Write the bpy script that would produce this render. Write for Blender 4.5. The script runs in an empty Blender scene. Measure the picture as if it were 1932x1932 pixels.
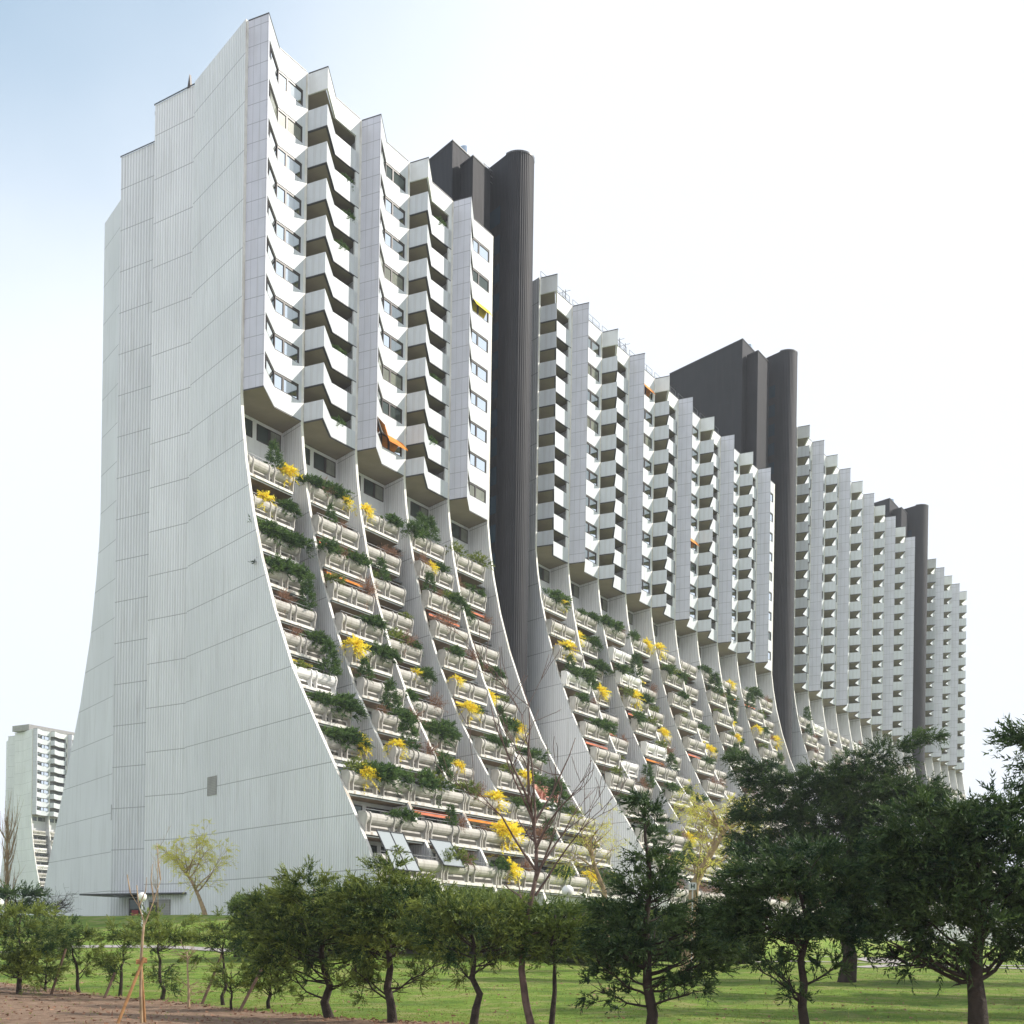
import bpy, math, random
import numpy as np
from mathutils import Vector, Matrix

scene = bpy.context.scene
random.seed(7)
RNG = np.random.default_rng(7)
R = math.radians

# ------------------------------------------------------------------ camera
CAMH = 1.7
F, PPX, PPY, ROLL = 2450.0, 966.0, 1793.87, -0.0147       # fitted lens, in units of a 1932 wide picture
cd = bpy.data.cameras.new("camera")
cam = bpy.data.objects.new("camera", cd)
scene.collection.objects.link(cam)
cd.sensor_width = 36.0
cd.lens = F / 1932 * 36
cd.shift_y = (PPY - 966) / 1932
cd.clip_start = 0.5
cd.clip_end = 6000
c_, s_ = math.cos(ROLL), math.sin(ROLL)
cam.matrix_world = Matrix(((c_, s_, 0, 0), (0, 0, -1, 0), (-s_, c_, 0, CAMH), (0, 0, 0, 1)))
scene.camera = cam

# ------------------------------------------------------------------ sky, sun, exposure
SUN_EL = R(34)
SUN_DIR = Vector((0.985 * math.cos(SUN_EL), 0.166 * math.cos(SUN_EL), math.sin(SUN_EL))).normalized()
world = bpy.data.worlds.new("World")
scene.world = world
world.use_nodes = True
wn, wl = world.node_tree.nodes, world.node_tree.links
wn.clear()
sky = wn.new('ShaderNodeTexSky')
sky.sky_type = 'NISHITA'
sky.sun_disc = False
sky.sun_elevation = SUN_EL
sky.sun_rotation = math.atan2(SUN_DIR.x, SUN_DIR.y)
sky.air_density = 1.0
sky.dust_density = 2.0
sky.ozone_density = 2.0
# a thin bright veil of high cloud, thinning to the upper left
tc = wn.new('ShaderNodeTexCoord')
dotn = wn.new('ShaderNodeVectorMath'); dotn.operation = 'DOT_PRODUCT'
vd = Vector((-0.45, 0.35, 0.82)).normalized()
dotn.inputs[1].default_value = vd
noi = wn.new('ShaderNodeTexNoise'); noi.inputs['Scale'].default_value = 1.6; noi.inputs['Detail'].default_value = 5
noi.inputs['Roughness'].default_value = 0.5
mad = wn.new('ShaderNodeMath'); mad.operation = 'MULTIPLY_ADD'; mad.inputs[1].default_value = 0.16
ramp = wn.new('ShaderNodeMapRange'); ramp.inputs['From Min'].default_value = 0.85; ramp.inputs['From Max'].default_value = 0.985
ramp.inputs['To Min'].default_value = 1.0; ramp.inputs['To Max'].default_value = 0.26
ramp.interpolation_type = 'SMOOTHSTEP'
mixw = wn.new('ShaderNodeMix'); mixw.data_type = 'RGBA'
VEIL = 7.3
mixw.inputs['B'].default_value = (VEIL, VEIL * 1.07, VEIL * 1.17, 1)
bg = wn.new('ShaderNodeBackground'); bg.inputs['Strength'].default_value = 0.10
wo = wn.new('ShaderNodeOutputWorld')
wl.new(tc.outputs['Generated'], dotn.inputs[0])
wl.new(tc.outputs['Generated'], noi.inputs['Vector'])
wl.new(noi.outputs['Fac'], mad.inputs[0]); wl.new(dotn.outputs['Value'], mad.inputs[2])
wl.new(mad.outputs[0], ramp.inputs['Value'])
wl.new(ramp.outputs['Result'], mixw.inputs['Factor'])
gain = wn.new('ShaderNodeVectorMath'); gain.operation = 'MULTIPLY'; gain.inputs[1].default_value = (1.15, 1.75, 1.62)
wl.new(sky.outputs['Color'], gain.inputs[0]); wl.new(gain.outputs[0], mixw.inputs['A'])
wl.new(mixw.outputs['Result'], bg.inputs['Color'])
wl.new(bg.outputs[0], wo.inputs[0])

sd = bpy.data.lights.new("sun", 'SUN')
sd.energy = 4.0
sd.angle = R(0.5)
sd.color = (1.0, 0.94, 0.86)
sun = bpy.data.objects.new("sun", sd)
scene.collection.objects.link(sun)
sun.rotation_euler = (-SUN_DIR).to_track_quat('-Z', 'Y').to_euler()
sun.location = (60, 20, 90)

scene.view_settings.view_transform = 'Standard'
scene.view_settings.look = 'None'
scene.view_settings.exposure = 0.46
scene.view_settings.gamma = 1.0

# ------------------------------------------------------------------ materials
def new_mat(name):
    m = bpy.data.materials.new(name); m.use_nodes = True
    nt = m.node_tree
    b = nt.nodes['Principled BSDF']
    return m, nt.nodes, nt.links, b

def math_node(n, op, a=None, b=None):
    x = n.new('ShaderNodeMath'); x.operation = op
    for i, v in enumerate((a, b)):
        if isinstance(v, (int, float)): x.inputs[i].default_value = v
    return x

def line_mask(n, l, src, pitch, width, phase=0.0):
    """1 on a thin line every pitch metres"""
    a = math_node(n, 'ADD', None, phase); l.new(src, a.inputs[0])
    d = math_node(n, 'DIVIDE', None, pitch); l.new(a.outputs[0], d.inputs[0])
    f = math_node(n, 'FRACT'); l.new(d.outputs[0], f.inputs[0])
    c = math_node(n, 'LESS_THAN', None, width / pitch); l.new(f.outputs[0], c.inputs[0])
    return c.outputs[0]

def surf(name, col, rough=0.6, var=0.12, scale=1.5, spec=0.4, metallic=0.0, bump=0.0, bscale=20,
         corr=None, joints=(), cell=None, streak=0.0, col2=None, jdark=0.55, streak_col=(0.35, 0.33, 0.3), groove_shade=0.0):
    m, n, l, b = new_mat(name)
    b.inputs['Roughness'].default_value = rough
    b.inputs['Specular IOR Level'].default_value = spec
    b.inputs['Metallic'].default_value = metallic
    co = n.new('ShaderNodeTexCoord')
    uvn = n.new('ShaderNodeUVMap'); uvn.uv_map = 'UVMap'
    sep = n.new('ShaderNodeSeparateXYZ'); l.new(uvn.outputs[0], sep.inputs[0])
    nz = n.new('ShaderNodeTexNoise'); nz.inputs['Scale'].default_value = scale; nz.inputs['Detail'].default_value = 6
    l.new(co.outputs['Object'], nz.inputs['Vector'])
    mx = n.new('ShaderNodeMix'); mx.data_type = 'RGBA'
    c2 = col2 or tuple(c * (1 - 2 * var) for c in col)
    mx.inputs['A'].default_value = (*c2, 1); mx.inputs['B'].default_value = (*col, 1)
    mr = n.new('ShaderNodeMapRange'); mr.inputs['From Min'].default_value = 0.35; mr.inputs['From Max'].default_value = 0.6
    l.new(nz.outputs['Fac'], mr.inputs['Value']); l.new(mr.outputs[0], mx.inputs['Factor'])
    out = mx.outputs['Result']
    if streak > 0:
        cmb = n.new('ShaderNodeCombineXYZ')
        su = math_node(n, 'MULTIPLY', None, 2.2); l.new(sep.outputs[0], su.inputs[0])
        sv = math_node(n, 'MULTIPLY', None, 0.18); l.new(sep.outputs[1], sv.inputs[0])
        l.new(su.outputs[0], cmb.inputs[0]); l.new(sv.outputs[0], cmb.inputs[1])
        ns = n.new('ShaderNodeTexNoise'); ns.inputs['Scale'].default_value = 1.0; ns.inputs['Detail'].default_value = 8
        l.new(cmb.outputs[0], ns.inputs['Vector'])
        r2 = n.new('ShaderNodeMapRange'); r2.inputs['From Min'].default_value = 0.52; r2.inputs['From Max'].default_value = 0.75
        r2.inputs['To Max'].default_value = streak
        l.new(ns.outputs['Fac'], r2.inputs['Value'])
        m2 = n.new('ShaderNodeMix'); m2.data_type = 'RGBA'; m2.inputs['B'].default_value = (*streak_col, 1)
        l.new(r2.outputs[0], m2.inputs['Factor']); l.new(out, m2.inputs['A']); out = m2.outputs['Result']
    if cell:
        cu, cv, amt, ph = cell
        fa = math_node(n, 'DIVIDE', None, cu); l.new(sep.outputs[0], fa.inputs[0]); fb = math_node(n, 'FLOOR'); l.new(fa.outputs[0], fb.inputs[0])
        a0 = math_node(n, 'ADD', None, ph); l.new(sep.outputs[1], a0.inputs[0])
        ga = math_node(n, 'DIVIDE', None, cv); l.new(a0.outputs[0], ga.inputs[0]); gb = math_node(n, 'FLOOR'); l.new(ga.outputs[0], gb.inputs[0])
        cm = n.new('ShaderNodeCombineXYZ'); l.new(fb.outputs[0], cm.inputs[0]); l.new(gb.outputs[0], cm.inputs[1])
        wn_ = n.new('ShaderNodeTexWhiteNoise'); l.new(cm.outputs[0], wn_.inputs['Vector'])
        mc = n.new('ShaderNodeMapRange'); mc.inputs['To Min'].default_value = 0.0; mc.inputs['To Max'].default_value = amt * 3
        l.new(wn_.outputs['Value'], mc.inputs['Value'])
        m5 = n.new('ShaderNodeMix'); m5.data_type = 'RGBA'; m5.inputs['B'].default_value = (*[c * 0.72 for c in col], 1)
        l.new(mc.outputs[0], m5.inputs['Factor']); l.new(out, m5.inputs['A']); out = m5.outputs['Result']
    for (axis, pitch, width, phase) in joints:
        msk = line_mask(n, l, sep.outputs[axis], pitch, width, phase)
        m3 = n.new('ShaderNodeMix'); m3.data_type = 'RGBA'
        m3.inputs['B'].default_value = (*[c * jdark for c in col], 1)
        l.new(msk, m3.inputs['Factor']); l.new(out, m3.inputs['A']); out = m3.outputs['Result']
    hgt = None
    if corr:
        pitch, depth = corr
        d = math_node(n, 'DIVIDE', None, pitch / (2 * math.pi)); l.new(sep.outputs[0], d.inputs[0])
        sn = math_node(n, 'SINE'); l.new(d.outputs[0], sn.inputs[0])
        ad = math_node(n, 'ADD', None, 0.35); l.new(sn.outputs[0], ad.inputs[0])
        sg = math_node(n, 'MULTIPLY', None, 3.0); l.new(ad.outputs[0], sg.inputs[0])
        th = math_node(n, 'TANH'); l.new(sg.outputs[0], th.inputs[0])
        hgt = th.outputs[0]
        if groove_shade:  # shade between the ribs, painted in as a darker colour
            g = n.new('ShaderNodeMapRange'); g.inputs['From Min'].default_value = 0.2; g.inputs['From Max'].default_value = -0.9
            g.inputs['To Max'].default_value = groove_shade
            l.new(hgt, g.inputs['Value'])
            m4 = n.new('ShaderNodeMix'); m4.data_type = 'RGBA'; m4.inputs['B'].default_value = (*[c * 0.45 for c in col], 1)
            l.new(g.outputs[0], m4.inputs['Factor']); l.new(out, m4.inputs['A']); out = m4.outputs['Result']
        bp = n.new('ShaderNodeBump'); bp.inputs['Distance'].default_value = depth; bp.inputs['Strength'].default_value = 1.0
        l.new(hgt, bp.inputs['Height']); l.new(bp.outputs[0], b.inputs['Normal'])
    elif bump > 0:
        nb = n.new('ShaderNodeTexNoise'); nb.inputs['Scale'].default_value = bscale; nb.inputs['Detail'].default_value = 6
        l.new(co.outputs['Object'], nb.inputs['Vector'])
        bp = n.new('ShaderNodeBump'); bp.inputs['Distance'].default_value = bump
        l.new(nb.outputs['Fac'], bp.inputs['Height']); l.new(bp.outputs[0], b.inputs['Normal'])
    l.new(out, b.inputs['Base Color'])
    return m

M = {}
WHITE = (0.575, 0.60, 0.625)
M['panel'] = surf('white fibre cement panel', WHITE, 0.5, 0.03, 0.6, streak=0.35, joints=((0, 0.62, 0.022, 0.0),), jdark=0.72)
M['panel_grid'] = surf('white panel grid', (0.585, 0.59, 0.65), 0.5, 0.03, 0.6, streak=0.3,
                       joints=((0, 0.60, 0.022, 0.1), (1, 1.39, 0.045, 0.0)), jdark=0.5, cell=(0.60, 1.39, 0.05, 0.0))
M['corr'] = surf('white ribbed cladding', (0.86, 0.87, 0.885), 0.5, 0.05, 0.12, streak=0.28, cell=(1.16, 3.48, 0.06, 0.6), corr=(0.29, 0.022), groove_shade=0.38,
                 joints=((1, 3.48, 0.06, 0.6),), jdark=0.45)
M['corr_b'] = surf('darker ribbed cladding', (0.80, 0.81, 0.83), 0.5, 0.05, 0.12, streak=0.35, corr=(0.34, 0.03), groove_shade=0.42, joints=((1, 3.48, 0.06, 0.9),), jdark=0.45)
M['plain'] = surf('white painted wall', (0.70, 0.71, 0.70), 0.6, 0.04, 0.8, streak=0.25)
M['edge'] = surf('white fin edge', (0.74, 0.72, 0.66), 0.6, 0.08, 1.4, streak=0.8, streak_col=(0.28, 0.2, 0.13))
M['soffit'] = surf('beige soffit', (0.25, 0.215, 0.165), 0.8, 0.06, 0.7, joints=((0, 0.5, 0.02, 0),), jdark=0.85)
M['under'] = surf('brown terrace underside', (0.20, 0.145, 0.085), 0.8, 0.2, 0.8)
M['concrete'] = surf('cream planter concrete', (0.50, 0.472, 0.43), 0.7, 0.14, 0.7, streak=0.6, streak_col=(0.22, 0.19, 0.15), bump=0.006)
M['pink_conc'] = surf('salmon painted planter', (0.72, 0.32, 0.25), 0.7, 0.1, 0.9, streak=0.4)
M['white_conc'] = surf('white painted planter', (0.80, 0.78, 0.75), 0.6, 0.05, 0.9, streak=0.2)
M['lip'] = surf('grey green slab edge', (0.16, 0.18, 0.17), 0.6, 0.1, 2)
M['frame'] = surf('dark brown window frame', (0.035, 0.025, 0.022), 0.4)
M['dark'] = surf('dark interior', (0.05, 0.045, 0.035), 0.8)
M['brown'] = surf('dark ribbed metal', (0.027, 0.0265, 0.031), 0.6, 0.1, 0.4, cell=(1.0, 3.5, 0.10, 0.0), streak=0.15, streak_col=(0.12, 0.09, 0.08), corr=(0.22, 0.03), spec=0.25, groove_shade=0.5, metallic=0.1)
M['flash'] = surf('roof flashing', (0.05, 0.05, 0.055), 0.4)
M['roof'] = surf('gravel roof', (0.25, 0.24, 0.22), 0.9)
M['rail'] = surf('grey railing metal', (0.25, 0.25, 0.26), 0.4, metallic=0.5)
M['orange'] = surf('orange awning cloth', (0.80, 0.26, 0.03), 0.8)
M['yellow'] = surf('yellow awning cloth', (0.78, 0.55, 0.05), 0.8)
M['red'] = surf('salmon awning cloth', (0.70, 0.20, 0.10), 0.8)
M['vent'] = surf('grey vent panel', (0.36, 0.35, 0.33), 0.7, joints=((1, 0.12, 0.03, 0),), jdark=0.6)
M['pipe'] = surf('galvanised pipe', (0.35, 0.42, 0.5), 0.3, metallic=0.8)
M['poster_red'] = surf('red poster', (0.6, 0.06, 0.07), 0.5)
M['poster_white'] = surf('white sign face', (0.8, 0.8, 0.8), 0.4)
M['sign_green'] = surf('dark sign face', (0.02, 0.05, 0.04), 0.4)
M['lamp'] = surf('opal globe', (0.86, 0.84, 0.80), 0.25, 0.0)
M['pole'] = surf('light grey pole', (0.55, 0.56, 0.57), 0.4)
M['bark'] = surf('grey brown bark', (0.050, 0.036, 0.027), 0.9, 0.25, 6, bump=0.02, bscale=30)
M['bark_red'] = surf('reddish smooth bark', (0.155, 0.100, 0.078), 0.75, 0.25, 5, bump=0.01, bscale=25)
M['bark_pale'] = surf('pale straw bark', (0.42, 0.30, 0.18), 0.8, 0.2, 5)
M['stake'] = surf('raw wooden stake', (0.42, 0.22, 0.09), 0.8, 0.2, 6)
M['stake_dark'] = surf('old wooden stake', (0.16, 0.10, 0.07), 0.8, 0.2, 6)

def glass(name, col, met, rough=0.06):
    m, n, l, b = new_mat(name)
    b.inputs['Base Color'].default_value = (*col, 1); b.inputs['Metallic'].default_value = met
    b.inputs['Roughness'].default_value = rough
    co = n.new('ShaderNodeTexCoord'); nz = n.new('ShaderNodeTexNoise'); nz.inputs['Scale'].default_value = 0.5
    l.new(co.outputs['Object'], nz.inputs['Vector'])
    bp = n.new('ShaderNodeBump'); bp.inputs['Distance'].default_value = 0.01; bp.inputs['Strength'].default_value = 0.4
    l.new(nz.outputs['Fac'], bp.inputs['Height']); l.new(bp.outputs[0], b.inputs['Normal'])
    return m
M['glass'] = glass('window glass', (0.78, 0.84, 0.88), 1.0)
M['glass_dark'] = glass('shaded window glass', (0.07, 0.09, 0.08), 0.4)
M['curtain'] = surf('glass with pale curtain', (0.26, 0.27, 0.22), 0.15, 0.2, 0.8, joints=((0, 0.25, 0.04, 0),), jdark=0.7)
M['glass_blue'] = glass('blue stair glass', (0.05, 0.10, 0.15), 0.5)
def glaze_mat():
    m, n, l, b = new_mat('frosted glazing')
    b.inputs['Base Color'].default_value = (0.30, 0.33, 0.34, 1); b.inputs['Roughness'].default_value = 0.25
    return m
M['glaze'] = glaze_mat()

def foliage(name, c_dark, c_light, trans=0.25, rough=0.6):
    """leaf colour varies clump by clump (stored per face) and leaf by leaf"""
    m, n, l, b = new_mat(name)
    at = n.new('ShaderNodeAttribute'); at.attribute_name = 'tint'
    mx = n.new('ShaderNodeMix'); mx.data_type = 'RGBA'
    mx.inputs['A'].default_value = (*c_dark, 1); mx.inputs['B'].default_value = (*c_light, 1)
    l.new(at.outputs['Fac'], mx.inputs['Factor'])
    l.new(mx.outputs['Result'], b.inputs['Base Color'])
    b.inputs['Roughness'].default_value = rough
    b.inputs['Specular IOR Level'].default_value = 0.25
    tr = n.new('ShaderNodeBsdfTranslucent'); l.new(mx.outputs['Result'], tr.inputs['Color'])
    ms = n.new('ShaderNodeMixShader'); ms.inputs['Fac'].default_value = trans
    out = n['Material Output']
    l.new(b.outputs[0], ms.inputs[1]); l.new(tr.outputs[0], ms.inputs[2]); l.new(ms.outputs[0], out.inputs['Surface'])
    return m
M['juniper'] = foliage('juniper sprays', (0.024, 0.062, 0.020), (0.29, 0.34, 0.065))
M['juniper_dark'] = foliage('dark cypress sprays', (0.012, 0.040, 0.018), (0.095, 0.150, 0.040))
M['hedge'] = foliage('hedge sprays', (0.032, 0.074, 0.020), (0.22, 0.28, 0.055))
M['forsythia'] = foliage('forsythia flowers', (0.86, 0.62, 0.02), (1.0, 0.90, 0.10), 0.3)
M['willow'] = foliage('willow catkins', (0.52, 0.50, 0.10), (0.85, 0.80, 0.20), 0.4)
M['leaf_dark'] = foliage('planter evergreen', (0.025, 0.070, 0.022), (0.150, 0.240, 0.060))
M['leaf_light'] = foliage('planter bush', (0.10, 0.15, 0.03), (0.26, 0.30, 0.06))
M['leaf_brown'] = foliage('dry shrub twigs', (0.16, 0.08, 0.05), (0.38, 0.22, 0.14))
M['grass_blades'] = foliage('grass blades', (0.16, 0.22, 0.04), (0.40, 0.43, 0.11), 0.3)

# ------------------------------------------------------------------ helpers
COL = scene.collection
def tag(o, label=None, cat=None, group=None, kind=None):
    if label: o['label'] = label
    if cat: o['category'] = cat
    if group: o['group'] = group
    if kind: o['kind'] = kind
    return o

def empty(name, loc=(0, 0, 0), rz=0.0, parent=None):
    o = bpy.data.objects.new(name, None); COL.objects.link(o)
    o.location = loc; o.rotation_euler = (0, 0, rz); o.empty_display_size = 0.5
    o.parent = parent
    return o

def link(name, me, parent=None, loc=(0, 0, 0), rot=(0, 0, 0), scale=(1, 1, 1)):
    o = bpy.data.objects.new(name, me); COL.objects.link(o)
    o.parent = parent; o.location = loc; o.rotation_euler = rot; o.scale = scale
    return o

class MB:
    """mesh collector; polygons with a material slot each, box-mapped UVs in metres"""
    def __init__(s, *mats):
        s.v = []; s.f = []; s.m = []; s.mats = list(mats); s.smooth = False
    def poly(s, pts, m=0):
        b = len(s.v); s.v.extend([tuple(p) for p in pts]); s.f.append(tuple(range(b, b + len(pts)))); s.m.append(m)
    def box(s, x0, x1, y0, y1, z0, z1, m=0):
        b = len(s.v)
        s.v += [(x0, y0, z0), (x1, y0, z0), (x1, y1, z0), (x0, y1, z0), (x0, y0, z1), (x1, y0, z1), (x1, y1, z1), (x0, y1, z1)]
        for q in ((0, 3, 2, 1), (4, 5, 6, 7), (0, 1, 5, 4), (1, 2, 6, 5), (2, 3, 7, 6), (3, 0, 4, 7)):
            s.f.append(tuple(b + i for i in q)); s.m.append(m)
    def prism(s, poly2, z0, z1, m=0, mtop=None, mbot=None):
        """poly2 anticlockwise seen from above"""
        n = len(poly2); b = len(s.v)
        s.v += [(p[0], p[1], z0) for p in poly2] + [(p[0], p[1], z1) for p in poly2]
        for i in range(n):
            j = (i + 1) % n
            s.f.append((b + i, b + j, b + n + j, b + n + i)); s.m.append(m)
        s.f.append(tuple(b + n + i for i in range(n))); s.m.append(m if mtop is None else mtop)
        s.f.append(tuple(b + n - 1 - i for i in range(n))); s.m.append(m if mbot is None else mbot)
    def profile(s, prof, x0, x1, m=0, shear=0.0):
        """closed (y,z) profile extruded along x"""
        n = len(prof); b = len(s.v)
        s.v += [(x0 + shear * y, y, z) for y, z in prof] + [(x1 + shear * y, y, z) for y, z in prof]
        for i in range(n):
            j = (i + 1) % n
            s.f.append((b + i, b + n + i, b + n + j, b + j)); s.m.append(m)
        s.f.append(tuple(b + i for i in range(n))); s.m.append(m)
        s.f.append(tuple(b + n + n - 1 - i for i in range(n))); s.m.append(m)
    def tube(s, p0, p1, r0, r1, n=6, m=0, cap=True):
        p0 = Vector(p0); p1 = Vector(p1); d = p1 - p0
        if d.length < 1e-6: return
        q = d.to_track_quat('Z', 'Y'); b = len(s.v)
        for p, r in ((p0, r0), (p1, r1)):
            for k in range(n):
                a = 2 * math.pi * k / n
                w = p + q @ Vector((r * math.cos(a), r * math.sin(a), 0)); s.v.append(tuple(w))
        for k in range(n):
            j = (k + 1) % n
            s.f.append((b + k, b + j, b + n + j, b + n + k)); s.m.append(m)
        if cap:
            s.f.append(tuple(b + n - 1 - k for k in range(n))); s.m.append(m)
            s.f.append(tuple(b + n + k for k in range(n))); s.m.append(m)
    def path(s, pts, radii, n=7, m=0):
        """a continuous tapering tube through pts"""
        pts = [Vector(p) for p in pts]; b0 = len(s.v); N = len(pts)
        prev = None
        for i, p in enumerate(pts):
            d = (pts[min(i + 1, N - 1)] - pts[max(i - 1, 0)]).normalized()
            if prev is None:
                ax = d.orthogonal().normalized()
            else:
                ax = (prev - d * prev.dot(d)).normalized()
            prev = ax; bi = d.cross(ax)
            for k in range(n):
                a = 2 * math.pi * k / n
                s.v.append(tuple(p + (ax * math.cos(a) + bi * math.sin(a)) * radii[i]))
        for i in range(N - 1):
            for k in range(n):
                j = (k + 1) % n; a = b0 + i * n
                s.f.append((a + k, a + j, a + n + j, a + n + k)); s.m.append(m)
        s.f.append(tuple(b0 + (N - 1) * n + k for k in range(n))); s.m.append(m)
    def mesh(s, name, off=(0, 0, 0), smooth=False):
        me = bpy.data.meshes.new(name)
        v = np.array(s.v, dtype=float) - np.array(off)
        me.from_pydata(v.tolist(), [], s.f)
        me.update()
        me.polygons.foreach_set('material_index', s.m)
        if smooth: me.polygons.foreach_set('use_smooth', [True] * len(s.f))
        for mt in s.mats: me.materials.append(mt)
        # box mapped uv in metres
        nl = len(me.loops)
        vi = np.zeros(nl, dtype=np.int32); me.loops.foreach_get('vertex_index', vi)
        npoly = len(me.polygons)
        nr = np.zeros(npoly * 3); me.polygons.foreach_get('normal', nr); nr = nr.reshape(-1, 3)
        lt = np.zeros(npoly, dtype=np.int32); me.polygons.foreach_get('loop_total', lt)
        pn = np.repeat(nr, lt, axis=0); co = v[vi]
        h = np.hypot(pn[:, 0], pn[:, 1]); hs = np.maximum(h, 1e-6)
        tx, ty = -pn[:, 1] / hs, pn[:, 0] / hs
        side = np.abs(pn[:, 2]) < 0.8
        u = np.where(side, co[:, 0] * tx + co[:, 1] * ty, co[:, 0]); w = np.where(side, co[:, 2] + off[2] * 0, co[:, 1])
        uv = me.uv_layers.new(name='UVMap')
        uv.data.foreach_set('uv', np.stack([u, w], 1).ravel())
        return me
    def build(s, name, parent=None, off=(0, 0, 0), loc=(0, 0, 0), smooth=False):
        return link(name, s.mesh(name, off, smooth), parent, loc)

def np_mesh(name, V, faces_n, mat, tint=None):
    """V: (N*faces_n,3) independent polygons with faces_n corners"""
    me = bpy.data.meshes.new(name)
    nv = len(V); nf = nv // faces_n
    me.vertices.add(nv); me.vertices.foreach_set('co', V.astype(np.float32).ravel())
    me.loops.add(nv); me.loops.foreach_set('vertex_index', np.arange(nv, dtype=np.int32))
    me.polygons.add(nf)
    me.polygons.foreach_set('loop_start', np.arange(0, nv, faces_n, dtype=np.int32))
    me.update(calc_edges=True)
    me.materials.append(mat)
    if tint is not None:
        at = me.attributes.new('tint', 'FLOAT', 'FACE'); at.data.foreach_set('value', tint.astype(np.float32))
    return me

def px(u, v, Y):
    """world point at depth Y behind picture position (u,v) of the 1932 wide photograph"""
    x = (u - PPX) / F; z = (PPY - v) / F
    return Vector(((x * c_ + z * s_) * Y, Y, CAMH + (-x * s_ + z * c_) * Y))

# ------------------------------------------------------------------ building frame
YAW, BX, BY = 0.5556, -18.2654, 92.3534
fx, fy = math.sin(YAW), math.cos(YAW); nx, ny = -fy, fx
RZ = math.atan2(fy, fx)
def b2w(s, y, z=0): return Vector((BX + s * fx + y * nx, BY + s * fy + y * ny, CAMH + z))
def w2b(P):
    dx, dy = P[0] - BX, P[1] - BY
    return (dx * fx + dy * fy, dx * nx + dy * ny)
ZT, ZB, ZT2, ZG = 66.4, 39.96, 77.61, 1.9
D, A, KX, VX, SH = 6.5, 1.77, 3.06, -0.17, 0.37
ST = 2.78
cz = [-2, 2, 4.8, 6.1, 10.25, 14.5, 18.6, 23.1, 27.2, 30.9, 34.5, 37.3, 39.5, 90]
cy = [-19.2, -17.6, -16.1, -15.4, -12.4, -9.1, -6.05, -3.5, -1.57, -.17, .87, 1.45, 1.77, 1.77]
lz = [-2, 5, 10.2, 16.7, 22.9, 28.9, 35.8, 39.5, 90]
ly = [52, 48.1, 44.8, 40.6, 36.6, 33.8, 31.9, 31.5, 31.5]
def yc(z): return float(np.interp(z, cz, cy))
def yl(z): return float(np.interp(z, lz, ly))
ORD = ['first', 'second', 'third', 'fourth', 'fifth', 'sixth', 'seventh', 'eighth', 'ninth', 'tenth', 'eleventh', 'twelfth', 'thirteenth']
ROWS = 12
RISE = [0, 0, .08, .15, .3, .5, .7, .85, .97, 1.05, 1.12, 1.2, 1.3]
def rail_z(k): return 35.1 - ST * k + RISE[k]
def row_y(k, balc=None):
    # planters under the balcony bays stand proud of the fins, those under the window bays sit back
    if k >= 9: return yc(rail_z(k) - 0.7) - 0.45
    e = 0.0 if k == 0 else min(1.0, 0.5 + 0.25 * k)
    return yc(rail_z(k) - 0.7) + (0.1 if balc is None else (-0.65 * e if balc else 0.75 * e + 0.1))
OFF = (0, 0, ZG)

# ------------------------------------------------------------------ terrain
def smooth01(t): t = min(1, max(0, t)); return t * t * (3 - 2 * t)
def ground_z(X, Y):
    base = -CAMH + 0.031 * max(0.0, min(Y, 85) - 35)
    s, y = w2b((X, Y))
    ds = max(-7 - s, 0, s - 232); dy = max(-17.5 - y, 0, y - 50)
    d = math.hypot(ds, dy)
    m = smooth01(1 - d / (11.0 if s > -6 else 17.0))
    bump = 0.07 * math.sin(X * 0.23 + 1) * math.sin(Y * 0.19) + 0.04 * math.sin(X * 0.7 + Y * 0.5)
    return CAMH + base * (1 - m) + (ZG + 0.15) * m + bump

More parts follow.
